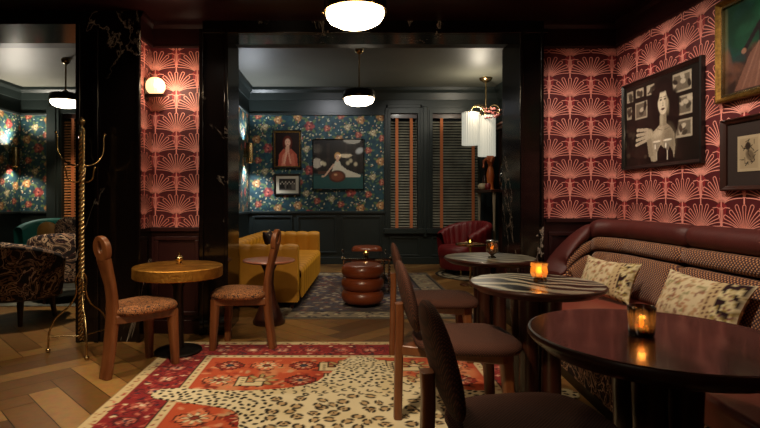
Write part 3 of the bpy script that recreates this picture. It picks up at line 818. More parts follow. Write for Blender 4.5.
# ---- round tables
def round_table(label, loc, r, h, top_m, th=.045, group=None, nleg=4):
    t = thing('round_table', label, 'table', loc, 0, group)
    b = MB(); b.cur = 1; b.lathe([(0, h - th), (r - .045, h - th), (r - .012, h - th * .55), (r, h - th * .3), (r, h - .012), (r - .004, h - .003), (r - .012, h)], 96, cap=False); b.cur = 0; b.lathe([(r - .012, h), (0, h)], 96, cap=False)
    b.build('tabletop', [top_m, DWOOD], t, smooth=40)
    for k in range(nleg):
        a = R(45 + 360 / nleg * k); cx, cy = .085 * math.cos(a), .085 * math.sin(a)
        MB().lathe([(.052, .03), (.050, .2), (.046, h * .55), (.055, h - th - .03), (.075, h - th)], 20, (cx, cy, 0)).build('leg', DWOOD, t, smooth=50)
    MB().lathe([(0, 0), (.175, 0), (.18, .012), (.17, .028), (.12, .04), (0, .042)], 40, cap=False).build('base', BLACK, t, smooth=50)
    return t
T1 = round_table('large dark brown round table closest to the camera with a smoked candle glass', (1.06, 1.71, .013), .41, .727, TOPD, .06)
T2 = round_table('round table with zebra streaked top, amber candle holder, between dark and farthest tables', (1.055, 2.76, .013), .355, .727, ZEBRA)
T3 = round_table('round zebra streaked table farthest from camera, bearing a dark goblet candle', (1.15, 3.95, .009), .35, .731, ZEBRA)
# brass-rimmed table
t = thing('brass_table', 'round table with hammered brass top between two loop backed wooden chairs', 'table', (-1.27, 3.93, .009))
MB().lathe([(0, .585), (.332, .585), (.336, .59), (.336, .662), (.331, .668), (.322, .670), (0, .670)], 80, cap=False).build('tabletop', HAMMER, t, smooth=35)
MB().lathe([(.05, .03), (.04, .1), (.038, .5), (.09, .585)], 24).build('pedestal', BLACK, t, smooth=50)
MB().lathe([(0, 0), (.175, 0), (.18, .012), (.17, .022), (.07, .035), (0, .037)], 40, cap=False).build('base', BLACK, t, smooth=50)

# ---- candles
def candle_light(x, y, z, p):
    l = bpy.data.lights.new('candle_light', 'POINT'); l.energy = p; l.color = (1, .7, .36); l.shadow_soft_size = .012
    o = bpy.data.objects.new('candle_light', l); COL.objects.link(o); o.location = (x, y, z)
def wax_and_flame(t, r, z0, z1, fl=.022):
    w = MB().lathe([(0, z0), (r, z0), (r, z1 - .004), (r * .8, z1), (0, z1 - .003)], 20, cap=False).build('candle', WAX, t, smooth=40)
    MB().lathe([(.001, z1 - .003), (.006, z1 + .003), (.008, z1 + fl * .35), (.004, z1 + fl * .75), (.0005, z1 + fl)], 12).build('flame', FLAME, w, smooth=60)
# smoked ribbed tumbler
p = (1.005, 1.70, .74)
t = thing('candle_glass', 'smoked ribbed candle glass standing on the large dark brown table', 'candle holder', p)
b = MB()
def ribbed(b, r0, r1, z0, z1, n, amp, th):
    N = n * 6
    for s, rr in ((0, 0), (1, th)):
        pass
    prof = [(r0 * .9, z0), (r0, z0 + .006), (r1, z1 - .002), (r1 - th * .5, z1), (r1 - th, z1 - .002), (r0 - th, z0 + .012), (0.0, z0 + .011)]
    vs = []
    for q, (r, z) in enumerate(prof):
        for i in range(N):
            a = 2 * math.pi * i / N; k = 1 + (amp * math.cos(n * a) if q in (1, 2) else 0)
            vs.append((r * k * math.cos(a), r * k * math.sin(a), z))
    b.add(vs, [(j * N + i, j * N + (i + 1) % N, (j + 1) * N + (i + 1) % N, (j + 1) * N + i) for j in range(len(prof) - 1) for i in range(N)] + [tuple(reversed(range(N)))])
ribbed(b, .038, .042, .0, .098, 12, .035, .005); b.build('glass', SMOKE, t, smooth=50)
wax_and_flame(t, .030, .013, .030, .038); candle_light(p[0], p[1], p[2] + .066, 2.2)
# faceted amber bowl on three feet
p = (1.085, 2.79, .74)
t = thing('candle_bowl', 'glowing faceted amber glass candle bowl on small feet on zebra streaked table', 'candle holder', p)
b = MB(); prof = [(.018, .016), (.040, .026), (.050, .055), (.046, .085), (.050, .105), (.045, .105), (.041, .085), (.044, .055), (.034, .032), (0, .024)]; N = 8
b.lathe(prof, N, cap=False); b.prism(circ(0, 0, .02, .02, 8), .012, .018); b.build('glass', AMBER, t, smooth=0)
for k in range(3):
    a = R(90 + 120 * k); MB().ellipsoid((.028 * math.cos(a), .028 * math.sin(a), .012), (.012, .012, .0125), 10, 8).build('foot', AMBER, t)
wax_and_flame(t, .026, .026, .048, .036); candle_light(p[0], p[1], p[2] + .08, .5)
# dark goblet
p = (1.155, 3.90, .74)
t = thing('candle_goblet', 'dark smoked candle goblet glowing on the farthest zebra streaked table', 'candle holder', p)
MB().lathe([(.030, 0), (.032, .004), (.012, .016), (.012, .022), (.042, .045), (.050, .075), (.046, .105), (.038, .12), (.034, .12), (.042, .104), (.045, .075), (.036, .05), (0, .03)], 24, cap=False).build('bowl', SMOKE, t, smooth=50)
MB().lathe([(.036, .12), (.046, .122), (.05, .132), (.03, .138), (0, .139)], 24, cap=False).build('rim', CHROME, t, smooth=50)
wax_and_flame(t, .022, .034, .065, .026); candle_light(p[0], p[1], p[2] + .085, .3)
# brass ball on the brass table
p = (-1.29, 4.02, .679)
t = thing('ball_candle_holder', 'small round brass candle holder on the hammered brass table', 'candle holder', p)
MB().lathe([(.022, 0), (.024, .004), (.012, .012), (.026, .022), (.034, .040), (.026, .058), (.012, .066), (.012, .072)], 24).build('body', BRASS, t, smooth=60)
MB().lathe([(.0, .0), (.009, .0), (.009, .018), (0, .020)], 12, (0, 0, .072), cap=False).build('wick_cup', BRASS, t, smooth=50)

# ---- rugs
RX, RY = 2.74, 3.2
def persian(w, h):
    c = Cv(w, h, .0105, '#c9b08a'); rs = random.Random(12)
    def band(i, col): c.rect(i, w - i, i, h - i, col)
    band(.0, '#8c7050'); band(.006, '#d6bf92')
    for i in range(420):
        side = i % 4; q = rs.uniform(.02, .06); l = rs.uniform(0, 1)
        x, y = [(l * w, q), (l * w, h - q), (q, l * h), (w - q, l * h)][side]
        c.ell(x, y, .012, .007, rs.choice(['#9a5a3c', '#7d6a48', '#b88a5c']), rs.uniform(0, 3), .4)
    band(.075, '#241010'); band(.082, '#8e2326')
    def along(off, step, fn):
        n = int((w - 2 * off) / step)
        for k in range(n + 1):
            x = off + (w - 2 * off) * k / n
            for y in (off, h - off): fn(x, y, 0, k)
        n = int((h - 2 * off) / step)
        for k in range(1, n):
            y = off + (h - 2 * off) * k / n
            for x in (off, w - off): fn(x, y, 1, k)
    def dia(x, y, rx, ry, col): c.poly([(x - rx, y), (x, y - ry), (x + rx, y), (x, y + ry)], col)
    def flower(x, y, o, k):
        s = .055
        c.ell(x, y, s * 1.25, s, '#3a1014', 0, .1); c.ell(x, y, s, s * .8, '#c8685c' if k % 2 else '#b04a40', 0, .1)
        for q in range(4):
            a = q * 1.57 + .78; c.ell(x + math.cos(a) * s * .55, y + math.sin(a) * s * .5, s * .3, s * .25, '#e0a890', a, .2)
        dia(x, y, .02, .018, '#3a3a52' if k % 2 else '#efe0c0')
    along(.225, .21, flower)
    def bits(x, y, o, k):
        for _ in range(5):
            a, b_ = x + rs.uniform(-.07, .07), y + rs.uniform(-.07, .07)
            c.ell(a, b_, rs.uniform(.010, .024), rs.uniform(.006, .011), rs.choice(['#5c1420', '#c8705c', '#b04840', '#40202c', '#a83a34', '#5c1018', '#701a20']), rs.uniform(0, 3), .3)
    for off in (.115, .17, .225, .28, .325): along(off, .085, bits)
    along(.13, .16, lambda x, y, o, k: dia(x, y, .022, .014, '#e9d6ae' if k % 3 else '#2a2438'))
    along(.315, .16, lambda x, y, o, k: dia(x, y, .022, .014, '#e4b9a0' if k % 2 else '#2a2438'))
    band(.355, '#241010'); band(.361, '#dcc79c')
    along(.385, .06, lambda x, y, o, k: dia(x, y, .014, .014, '#a04030' if k % 2 else '#6a5a3c'))
    band(.41, '#241010'); band(.416, '#b8442a')
    band(.43, '#c25432')
    # field: stepped medallions, hooked bars, stars
    def stepped(x, y, r, col, edge):
        for i, k in enumerate((1.0, .78, .56, .34)):
            c.rect(x - r * k - .008, x + r * k + .008, y - r * (1.24 - k) - .008, y + r * (1.24 - k) + .008, edge)
        for i, k in enumerate((1.0, .78, .56, .34)): c.rect(x - r * k, x + r * k, y - r * (1.24 - k), y + r * (1.24 - k), col)
    def hook(x, y, s, l, o=1):
        for (a0, a1, b0, b1) in ((0, .06, 0, l), (0, .17, 0, .055), (.12, .17, 0, l * .45)):
            xs = sorted((x + s * a0, x + s * a1)); ys = sorted((y + o * b0, y + o * b1))
            c.rect(xs[0] - .01, xs[1] + .01, ys[0] - .01, ys[1] + .01, '#24100c')
        for (a0, a1, b0, b1) in ((0, .06, 0, l), (0, .17, 0, .055), (.12, .17, 0, l * .45)):
            xs = sorted((x + s * a0, x + s * a1)); ys = sorted((y + o * b0, y + o * b1)); c.rect(xs[0], xs[1], ys[0], ys[1], '#e0cda2')
        for k in range(int(l / .04)): c.rect(min(x + s * .02, x + s * .045), max(x + s * .02, x + s * .045), y + o * (.01 + k * .04) - .007, y + o * (.01 + k * .04) + .007, '#24100c')
    def star(x, y, r, a, b_):
        for q in range(8):
            t = q * .785; c.ell(x + math.cos(t) * r * .62, y + math.sin(t) * r * .62, r * .42, r * .16, '#3a1a12', t, .2); c.ell(x + math.cos(t) * r * .6, y + math.sin(t) * r * .6, r * .33, r * .11, a, t, .2)
        dia(x, y, r * .45, r * .45, '#241010'); dia(x, y, r * .34, r * .34, b_)
    X0, X1, Y0, Y1 = .45, w - .45, .45, h - .45
    for _ in range(90): c.ell(rs.uniform(X0, X1), rs.uniform(Y0, Y1), rs.uniform(.06, .16), rs.uniform(.05, .1), rs.choice(['#dc9062', '#a83424', '#cf6e42', '#d8a070']), rs.choice([0, 1.57]), .5, .6)
    for _ in range(900):
        c.ell(rs.uniform(X0, X1), rs.uniform(Y0, Y1), rs.uniform(.018, .04), rs.uniform(.011, .02), rs.choice(['#8e2d1c', '#e09a74', '#a83a22', '#c9a27a', '#6a2a1c', '#dd7a52']), rs.choice([0, 1.57, .78, -.78]), .3, .8)
    cols = ['#8c7a4a', '#d08a64', '#e2b48c', '#a03024', '#c9b48a']
    nx, ny = 7, 8
    for i in range(nx):
        for j in range(ny):
            x = X0 + (X1 - X0) * (i + .5) / nx; y = Y0 + (Y1 - Y0) * (j + .5) / ny; k = (i + 2 * j + (i * j) % 3) % 4
            if k == 0: stepped(x, y, .105, '#dd8058', '#3a1410'); star(x, y, .08, '#e8d4ac', '#8a3a2a')
            elif k == 1: star(x, y, .12, '#b8a06a', '#e6c8a0'); hook(x - .15, y - .1, 1, .16)
            elif k == 2: stepped(x, y, .10, '#93281c', '#2a100c'); star(x, y, .075, '#e2a080', '#394052')
            else: hook(x - .11, y + .12, 1, .24, -1); hook(x + .13, y - .12, -1, .22, 1); star(x, y, .06, '#e8d4ac', '#7a2a20')
    return c
rug = persian(RX, RY).mesh('patterned_rug', lambda u, v: (u - RX / 2, v - RY / 2, .008), WEFT, thick=.007)
rug.location = (-.01, 2.6, 0)
tag(rug, 'red and orange patterned rug with cream border lying on the herringbone floor', 'rug')

def hide():
    half = [(0, 3.80), (.05, 3.79), (.115, 3.745), (.17, 3.62), (.215, 3.46), (.27, 3.36), (.34, 3.25), (.50, 3.175), (.75, 3.13), (.95, 3.15), (1.13, 3.17), (1.25, 3.16), (1.30, 3.09), (1.26, 3.01),
            (1.08, 2.95), (.88, 2.89), (.74, 2.82), (.69, 2.68), (.66, 2.4), (.62, 2.1), (.68, 1.85), (.9, 1.68), (1.05, 1.56), (1.0, 1.42), (.8, 1.42), (.5, 1.52), (.25, 1.42), (.1, 1.3), (0, 1.28)]
    ax = .14; poly = [(ax - x, y) for x, y in half] + [(ax + x, y) for x, y in reversed(half)]
    P = smooth_path([(x, y, 0) for x, y in poly], len(poly) * 4); poly = [(p.x, p.y) for p in P]
    ox, oy = ax - 1.35, 1.2
    c = Cv(2.7, 2.65, .0075, '#ddd0ae'); rs = random.Random(9)
    for _ in range(300): c.ell(rs.uniform(0, 2.7), rs.uniform(0, 2.65), .09, .06, rs.choice(['#d8c8a0', '#e2d6b6', '#d0be94']), rs.uniform(0, 3), .8, .5)
    pts = []
    tries = 0
    while tries < 26000:
        tries += 1
        x, y = rs.uniform(0, 2.7), rs.uniform(0, 2.65); wx, wy = x + ox, y + oy
        dx = abs(wx - ax); core = (wy < 3.25 and dx < .55)
        near = (wy - 3.3) if wy > 3.3 else 0
        r = .040 if (core and wy < 3.05) else (.026 if core else .018)
        if wy > 3.5: r = .014
        elif wy > 3.3: r = min(r, .020)
        ok = True
        for (a, b_, q) in pts[-2600:]:
            if (a - x) ** 2 + (b_ - y) ** 2 < (r + q) ** 2 * .95: ok = False; break
        if ok: pts.append((x, y, r))
    for (x, y, r) in pts:
        a = rs.uniform(0, 3.14); e = rs.uniform(.62, .95)
        if r > .03:
            c.ell(x, y, r * .72, r * .72 * e, '#b08e60', a, .3, .75)
            c.ell(x, y, r, r * e, '#1c130e', a, .22, 1, ring=.52, gap=(rs.choice([2, 3]), rs.uniform(0, 6), -.80))
            if rs.random() < .25: c.ell(x, y, r * .2, r * .2, '#1c130e')
        elif r > .024: c.ell(x, y, r, r * e, '#1c130e', a, .3, 1, ring=.42, gap=(1, rs.uniform(0, 6), -.5))
        else: c.ell(x, y, r * 1.0, r * .62, '#1c130e', a, .3)
    o = c.mesh('leopard_hide_rug', lambda u, v: (u - 1.35, v - 1.3, .012), HIDE, keep=lambda X, Y: inside(X + ox, Y + oy, poly), thick=.0035)
    o.location = (ax, oy + 1.3, 0)
    tag(o, 'cream leopard spotted hide rug spread over the red patterned rug', 'rug')
hide()

def lounge_rug():
    w, h = 2.2, 3.1; c = Cv(w, h, .016, '#4c3f3c'); rs = random.Random(4)
    c.rect(0, w, 0, h, '#6f6250'); c.rect(.03, w - .03, .03, h - .03, '#1e1c24'); c.rect(.06, w - .06, .06, h - .06, '#877a64')
    for i in range(500):
        l = rs.random(); q = rs.uniform(.07, .3); x, y = [(l * w, q), (l * w, h - q), (q, l * h), (w - q, l * h)][i % 4]
        c.ell(x, y, .035, .016, rs.choice(['#3a3a48', '#a8997c', '#6a3c34', '#2c2a34', '#b5a88c']), rs.choice([0, .78, -.78, 1.57]), .3)
    c.rect(.31, w - .31, .31, h - .31, '#1e1c24'); c.rect(.34, w - .34, .34, h - .34, '#453a40')
    for i in range(900):
        c.ell(rs.uniform(.36, w - .36), rs.uniform(.36, h - .36), rs.uniform(.02, .05), rs.uniform(.01, .025), rs.choice(['#8b7f6c', '#2c2c3c', '#6d3c36', '#9a8f7e', '#39465a', '#54423c', '#77604c']), rs.uniform(0, 3), .3)
    o = c.mesh('lounge_rug', lambda u, v: (u - w / 2, v - h / 2, .007), WEFT, thick=.006); o.location = (.25, 6.56, 0)
    tag(o, 'faded grey blue and cream patterned rug under the mustard sofa and ottomans', 'rug')
lounge_rug()
def web_rug():
    r = .68; c = Cv(2 * r, 2 * r, .014, '#b8ab8c')
    c.ell(r, r, r, r, '#241a14', 0, .01); c.ell(r, r, r - .05, r - .05, '#b9ad90', 0, .01); c.ell(r, r, r - .09, r - .09, '#241a14', 0, .02, 1, ring=.93)
    for k in range(7):
        a = k * math.pi / 7 + .2; c.line(r - math.cos(a) * r, r - math.sin(a) * r, r + math.cos(a) * r, r + math.sin(a) * r, .045, '#241a14')
    for q in (.35, .62): c.ell(r, r, r * q, r * q, '#241a14', 0, .02, 1, ring=.88)
    o = c.mesh('round_rug', lambda u, v: (u - r, v - r, .009), WEFT, keep=lambda X, Y: (X - r) ** 2 + (Y - r) ** 2 < r * r, thick=.007); o.location = (2.14, 7.90, 0)
    tag(o, 'round cream rug with black web lines under the ruby armchair', 'rug')
web_rug()
o = Cv(2.2, 1.5, .03, '#6a6a60'); rs = random.Random(6)
for _ in range(400): o.ell(rs.uniform(0, 2.2), rs.uniform(0, 1.5), .05, .03, rs.choice(['#7d7c70', '#4a4e4c', '#8a8676', '#5a5248']), rs.uniform(0, 3), .5)
o = o.mesh('grey_rug', lambda u, v: (u - 1.1, v - .75, .008), WEFT, thick=.006); o.location = (-3.55, 6.35, 0)
tag(o, 'mottled grey rug beyond the tapestry armchairs in the left room', 'rug')

# ---- banquette along the right wall
def banquette():
    t = thing('banquette', 'long burgundy leather banquette with woven cloth back along the fan wallpapered wall', 'sofa', (1.95, 2.6, 0))
    ox, oy = 1.95, 2.6
    # plan path of the back (wall side), running towards the camera end
    ctrl = [(1.70, 4.33), (1.80, 4.40), (2.0, 4.43), (2.2, 4.38), (2.35, 4.22), (2.42, 4.0)]
    path = [Vector((p.x, p.y)) for p in smooth_path([(x, y, 0) for x, y in ctrl], 30)]
    y = path[-1].y
    while y > .45: y -= .04; path.append(Vector((2.425, y)))
    S = [0.0]
    for a, b_ in zip(path, path[1:]): S.append(S[-1] + (b_ - a).length)
    hs = [min(1, .58 + .42 * math.sin(min(1, s / .62) * math.pi / 2)) for s in S]
    def frame(i):
        tg = (path[min(i + 1, len(path) - 1)] - path[max(i - 1, 0)]).normalized()
        return path[i], Vector((tg.y, -tg.x))   # inward normal
    def idx(s): return min(range(len(S)), key=lambda i: abs(S[i] - s))
    def sweep(i0, i1, cen, half, tilt, p, roundend=2):
        b = MB(); n = 28; vs = []; uv = []
        rng = list(range(i0, i1 + 1)); seq = [(rng[0], .0), (rng[0], .55), (rng[0], .72), (rng[1], .93)] + [(i, 1.0) for i in rng[2:-2]] + [(rng[-2], .93), (rng[-1], .72), (rng[-1], .55), (rng[-1], 0)]
        for j, (i, k) in enumerate(seq):
            P, N = frame(i); h = hs[i]; off, z = cen
            hz = .43 + (z - .43) * (h - .43) / .57 if h < 1 else z
            sc = (h - .35) / .65
            sh = [0, 0.004, .012][min(j, len(seq) - 1 - j)] if min(j, len(seq) - 1 - j) < 3 else .012
            for q in range(n):
                a = 2 * math.pi * q / n; c, s_ = math.cos(a), math.sin(a)
                u = half[0] * math.copysign(abs(c) ** p, c) * k; v = half[1] * sc * math.copysign(abs(s_) ** p, s_) * (.4 + .6 * k if k else 0)
                o_ = off + u * math.cos(tilt) - v * math.sin(tilt); zz = hz + u * math.sin(tilt) + v * math.cos(tilt)
                vs.append((P.x + N.x * o_ - ox, P.y + N.y * o_ - oy, zz)); uv.append((S[i], v))
        m = len(seq); fs = [(j * n + q, j * n + (q + 1) % n, (j + 1) * n + (q + 1) % n, (j + 1) * n + q) for j in range(m - 1) for q in range(n)]
        b.add(vs, fs, uv); return b
    flip = frame(len(path) - 2)[1].x > 0
    assert not flip or True
    seams = [0.0, .46, idxs(S, path, 3.33), idxs(S, path, 2.0), S[-1]]
    for k, (s0, s1) in enumerate(zip(seams, seams[1:])):
        i0, i1 = idx(s0), idx(s1)
        if k == 1: pass
        sweep(i0, i1, (.105, .948), (.10, .076), 0, .9).build('top_roll', BURG, t, smooth=70)
        sweep(i0, i1, (.165, .822), (.055, .055), R(8), .8).build('upper_back_cushion', WOVEN, t, smooth=70)
        sweep(i0, i1, (.205, .60), (.075, .158), R(13), .6).build('lower_back_cushion', WOVEN, t, smooth=70)
    # carcass behind the cushions
    b = MB(); n = len(path); vs = []
    for i in range(n):
        P, N = frame(i); h = hs[i]
        for o_, z in ((.0, .0), (.13, .0), (.13, .40), (.07, .93 * h - .02), (.0, .93 * h)): vs.append((P.x + N.x * o_ - ox, P.y + N.y * o_ - oy, z))
    b.add(vs, [(i * 5 + q, i * 5 + (q + 1) % 5, (i + 1) * 5 + (q + 1) % 5, (i + 1) * 5 + q) for i in range(n - 1) for q in range(5)] + [(4, 3, 2, 1, 0), tuple((n - 1) * 5 + q for q in range(5))])
    b.build('back_panel', BURG, t, smooth=30)
    fr = [(1.30, .5), (1.34, 1.4), (1.39, 2.2), (1.44, 3.0), (1.49, 3.6), (1.53, 3.83), (1.60, 4.02), (1.72, 4.16), (1.86, 4.20), (2.1, 4.22), (2.25, 4.1), (2.27, 3.9), (2.27, .5)]
    sm = smooth_path([(x, y, 0) for x, y in fr[:10]], 60); outl = [(p.x - ox, p.y - oy) for p in sm] + [(x - ox, y - oy) for x, y in fr[10:]]
    MB().prism(outl, .33, .455).build('seat_cushion', SEATL, t, smooth=40, bevel=.03, segs=4)
    cx = sum(p[0] for p in outl) / len(outl); cy = sum(p[1] for p in outl) / len(outl)
    inn = [((x - cx) * .95 + cx, (y - cy) * .985 + cy) for x, y in outl]
    MB().prism(inn, .07, .335).build('seat_base', TAPES, t, smooth=40)
    inn = [((x - cx) * .9 + cx, (y - cy) * .97 + cy) for x, y in outl]
    MB().prism(inn, .0, .08).build('plinth', BLACK, t, smooth=40)
def idxs(S, path, y):
    return min(((abs(p.y - y), s) for s, p in zip(S, path) if p.x > 2.4))[1]
banquette()

# ---- linen cushions
def cushion(label, loc, M, w, h, t_, paint, name='throw_cushion', group='printed linen cushions on the banquette', matl=None):
    n = 44; m = 28; th = []
    vs = []; cols = []
    c = Cv(w, h, .008, '#dccba4'); paint(c)
    o = thing(name, label, 'cushion', loc, 0, group) if False else None
    def surf(u, v, s):
        x, y = 2 * u - 1, 2 * v - 1
        f = max(0, (1 - abs(x) ** 2.6)) ** .5 * max(0, (1 - abs(y) ** 2.6)) ** .5
        pin = 1 - .15 * (1 - abs(x) ** 2) * abs(y) ** 3 ; pin2 = 1.03 - .12 * (1 - abs(y) ** 2) * abs(x) ** 3
        return M @ Vector((x * w / 2 * pin2, s * t_ / 2 * f, y * h / 2 * pin))
    faces = []
    for s in (-1, 1):
        o_ = len(vs)
        for j in range(m + 1):
            for i in range(n + 1):
                u, v = i / n, j / m; vs.append(surf(u, v, s))
                a = c.a[min(c.ny - 1, int(v * (c.ny - 1))), min(c.nx - 1, int(u * (c.nx - 1)))]; cols.append((*a, 1))
        for j in range(m):
            for i in range(n):
                a = o_ + j * (n + 1) + i; f = (a, a + 1, a + n + 2, a + n + 1); faces.append(f if s < 0 else tuple(reversed(f)))
    me = bpy.data.meshes.new(name); me.from_pydata([tuple(v) for v in vs], [], faces); me.materials.append(matl or CUSHC)
    at = me.color_attributes.new('tint', 'FLOAT_COLOR', 'POINT'); at.data.foreach_set('color', np.array(cols, dtype=np.float32).ravel())
    me.update(); me.polygons.foreach_set('use_smooth', [True] * len(me.polygons))
    ob = bpy.data.objects.new(name, me); COL.objects.link(ob); ob.location = loc
    return tag(ob, label, 'cushion', group)
def print_linen(seed):
    def f(c):
        rs = random.Random(seed); w, h = c.w, c.h
        for _ in range(210):
            c.ell(rs.uniform(0, w * .72), rs.uniform(0, h), rs.uniform(.008, .02), rs.uniform(.005, .011), rs.choice(['#a86a4a', '#8d8a5a', '#b98a5c', '#7a3a30', '#e2d2aa', '#9a7a50']), rs.uniform(0, 3), .4, .8)
        x = w * .66
        c.rect(x, x + .07, 0, h, '#c9b184')
        for k in range(int(h / .03) + 1):
            for q in range(2): c.ell(x + .02 + q * .03, .012 + k * .03 + q * .015, .007, .007, '#54181c', 0, .3)
        c.rect(x + .07, w, 0, h, '#2a1218')
        for _ in range(60):
            a, b_ = rs.uniform(x + .08, w), rs.uniform(0, h); s = rs.uniform(.010, .018)
            for q in range(5): c.ell(a + math.cos(q * 1.25) * s * .8, b_ + math.sin(q * 1.25) * s * .8, s * .55, s * .42, rs.choice(['#cdbb8c', '#e0d2a2', '#a08a4c']), q, .3)
            c.ell(a, b_, s * .35, s * .35, '#7a3a44')
    return f
def frame_mat(xdir, lean):
    """cushion width along xdir (plan), leaning back about it"""
    x = Vector((xdir[0], xdir[1], 0)).normalized(); n = Vector((x.y, -x.x, 0))        # local -y faces n
    z = (Vector((0, 0, 1)) * math.cos(lean) - n * math.sin(lean)).normalized(); y = z.cross(x)
    Mx = Matrix((x, y, z)).transposed(); return Mx
cushion('cream printed cushion with dark flowered end, farther of two on the banquette', (1.95, 3.73, .605), frame_mat((.26, -.95), R(22)), .50, .31, .13, print_linen(5))
cushion('cream printed cushion with dark flowered end, nearer of two on the banquette', (2.04, 2.90, .60), frame_mat((.06, -1), R(24)), .62, .33, .14, print_linen(6))

# ---- coat rack: rope-twisted brass pole
def coat_rack():
    t = thing('coat_rack', 'tall rope twisted brass coat rack beside the black marble pier', 'coat rack', (-2.03, 3.95, 0), R(18))
    b = MB(); b.tube([(0, 0, .10), (0, 0, 1.80)], .010, 8)
    for s in range(3):
        pts = [(.014 * math.cos(z * 62 + s * 2.094), .014 * math.sin(z * 62 + s * 2.094), z) for z in np.linspace(.10, 1.72, 150)]
        b.tube(pts, .0115, 6)
    b.build('pole', BRASS, t, smooth=70)
    MB().lathe([(.0, 1.70), (.024, 1.70), (.03, 1.72), (.018, 1.735), (.012, 1.76), (.026, 1.785), (.028, 1.80), (.016, 1.825), (0, 1.835)], 20, cap=False).build('finial', BRASS, t, smooth=60)
    for k in range(3):
        a = R(162 + 120 * k); c, s = math.cos(a), math.sin(a)
        P = smooth_path([(0.01, 0, 1.46), (.06, 0, 1.455), (.135, 0, 1.49), (.185, 0, 1.57), (.19, 0, 1.68), (.20, 0, 1.71)], 26)
        b = MB(); b.tube([(p.x * c, p.x * s, p.z) for p in P], .0065, 8); b.ellipsoid((.20 * c, .20 * s, 1.715), (.012,) * 3, 10, 8)
        b.build('hook', BRASS, t, smooth=70)
        a += R(45); c, s = math.cos(a), math.sin(a)
        P = smooth_path([(0.01, 0, 1.33), (.06, 0, 1.325), (.10, 0, 1.35), (.11, 0, 1.40), (.12, 0, 1.43)], 18)
        b = MB(); b.tube([(p.x * c, p.x * s, p.z) for p in P], .006, 8); b.ellipsoid((.12 * c, .12 * s, 1.435), (.011,) * 3, 10, 8)
        b.build('hook', BRASS, t, smooth=70)
    for k in range(3):
        a = R(185 + 120 * k - 18); c, s = math.cos(a), math.sin(a)
        P = smooth_path([(.02, 0, .62), (.045, 0, .56), (.04, 0, .46), (.09, 0, .36), (.19, 0, .27), (.24, 0, .16), (.25, 0, .03)], 36)
        b = MB(); b.tube([(p.x * c, p.x * s, p.z) for p in P], .0075, 8); b.tube([(.01 * c, .01 * s, .125), (.245 * c, .245 * s, .125)], .0055, 8)
        b.ellipsoid((.25 * c, .25 * s, .018), (.018,) * 3, 12, 8); b.build('foot', BRASS, t, smooth=70)
coat_rack()

# ---- pendants
def pendant(label, x, y, zc, zceil, m, first=None, canopy=True):
    t = thing('pendant_lamp', label, 'lamp', (x, y, zc), 0, 'opal glass ceiling pendants with brass bands')
    MB().lathe([(0, -.082), (.07, -.080), (.13, -.068), (.18, -.042), (.198, -.012), (.20, .01), (.196, .035), (.18, .05), (0, .052)], 56, cap=False).build('opal_shade', m, t, smooth=60)
    MB().lathe([(.203, .022), (.215, .024), (.218, .05), (.214, .10), (.20, .118), (.12, .135), (.05, .15), (.03, .17), (0, .171)], 56, cap=False).build('metal_cap', DBRASS, t, smooth=50)
    MB().lathe([(.202, .012), (.2175, .012), (.2175, .026), (.202, .026)], 56, cap=False).build('brass_band', BRASS, t, smooth=30)
    for k in range(3):
        a = R(90 + 120 * k + 90); MB().ellipsoid((.224 * math.cos(a), .224 * math.sin(a), .02), (.011,) * 3, 10, 8).build('clamp_screw', BRASS, t)
    top = zceil - zc
    MB().lathe([(.011, .165), (.011, top - .03)], 12).build('stem', BRASS, t, smooth=50)
    MB().lathe([(.02, top - .07), (.05, top - .05), (.062, top - .02), (.062, top)], 24).build('ceiling_canopy', BRASS, t, smooth=50)
    return t
DBRASS = mat('dark_bronze', '#2a1f12', .3, .9)
pendant('opal pendant lamp in the front room above the red rug', .09, 3.5, 2.465, CEIL_F, LAMP)
pendant('opal pendant lamp in the lounge beyond the marble opening', .23, 6.8, 2.52, CEIL_B, LAMPB)
pendant('opal pendant lamp in the left room behind the coat rack', -3.98, 7.3, 2.58, CEIL_B, LAMPB)

# ---- sconces
t = thing('globe_wall_lamp', 'ribbed glass globe wall lamp on bronze tray on the alcove wallpaper', 'wall lamp', (-1.69, 4.36, 2.09))
MB().box(0, .012, -.045, .045, -.05, .14).build('backplate', DBRASS, t, smooth=0, bevel=.004)
MB().box(0, .165, -.05, .05, -.012, .0).build('tray', DBRASS, t, smooth=0, bevel=.004)
b = MB(); N = 72; vs = []
pr = [(.04, .002), (.062, .02), (.078, .05), (.080, .08), (.07, .112), (.05, .135), (.025, .146), (0, .148)]
for r, z in pr:
    for i in range(N):
        a = 2 * math.pi * i / N; k = 1 + .03 * math.cos(18 * a); vs.append((.085 + r * k * math.cos(a), r * k * math.sin(a), z))
b.add(vs, [(j * N + i, j * N + (i + 1) % N, (j + 1) * N + (i + 1) % N, (j + 1) * N + i) for j in range(len(pr) - 1) for i in range(N)])
b.build('globe', GLOBE, t, smooth=60)
def updown(label, x, y, z):
    t = thing('cylinder_wall_lamp', label, 'wall lamp', (x, y, z), 0, 'brass up and down wall lamps')
    MB().box(0, .05, -.03, .03, -.08, .08).build('backplate', BRASS, t, smooth=0, bevel=.004)
    MB().lathe([(.050, -.17), (.062, -.17), (.062, .17), (.050, .17), (.050, -.17)], 28, (.10, 0, 0), cap=False).build('cylinder', BRASS, t, smooth=40)
    for s in (-1, 1): MB().lathe([(0, 0), (.046, 0), (.046, .012), (0, .012)], 24, (.10, 0, .12 * s), cap=False).build('lens', LAMPB, t, smooth=40)
updown('brass up and down wall lamp on flowered wallpaper in the left room', -5.836, 8.9, 1.92)
updown('brass up and down wall lamp on flowered wallpaper beside the mustard sofa', -1.696, 8.75, 1.98)

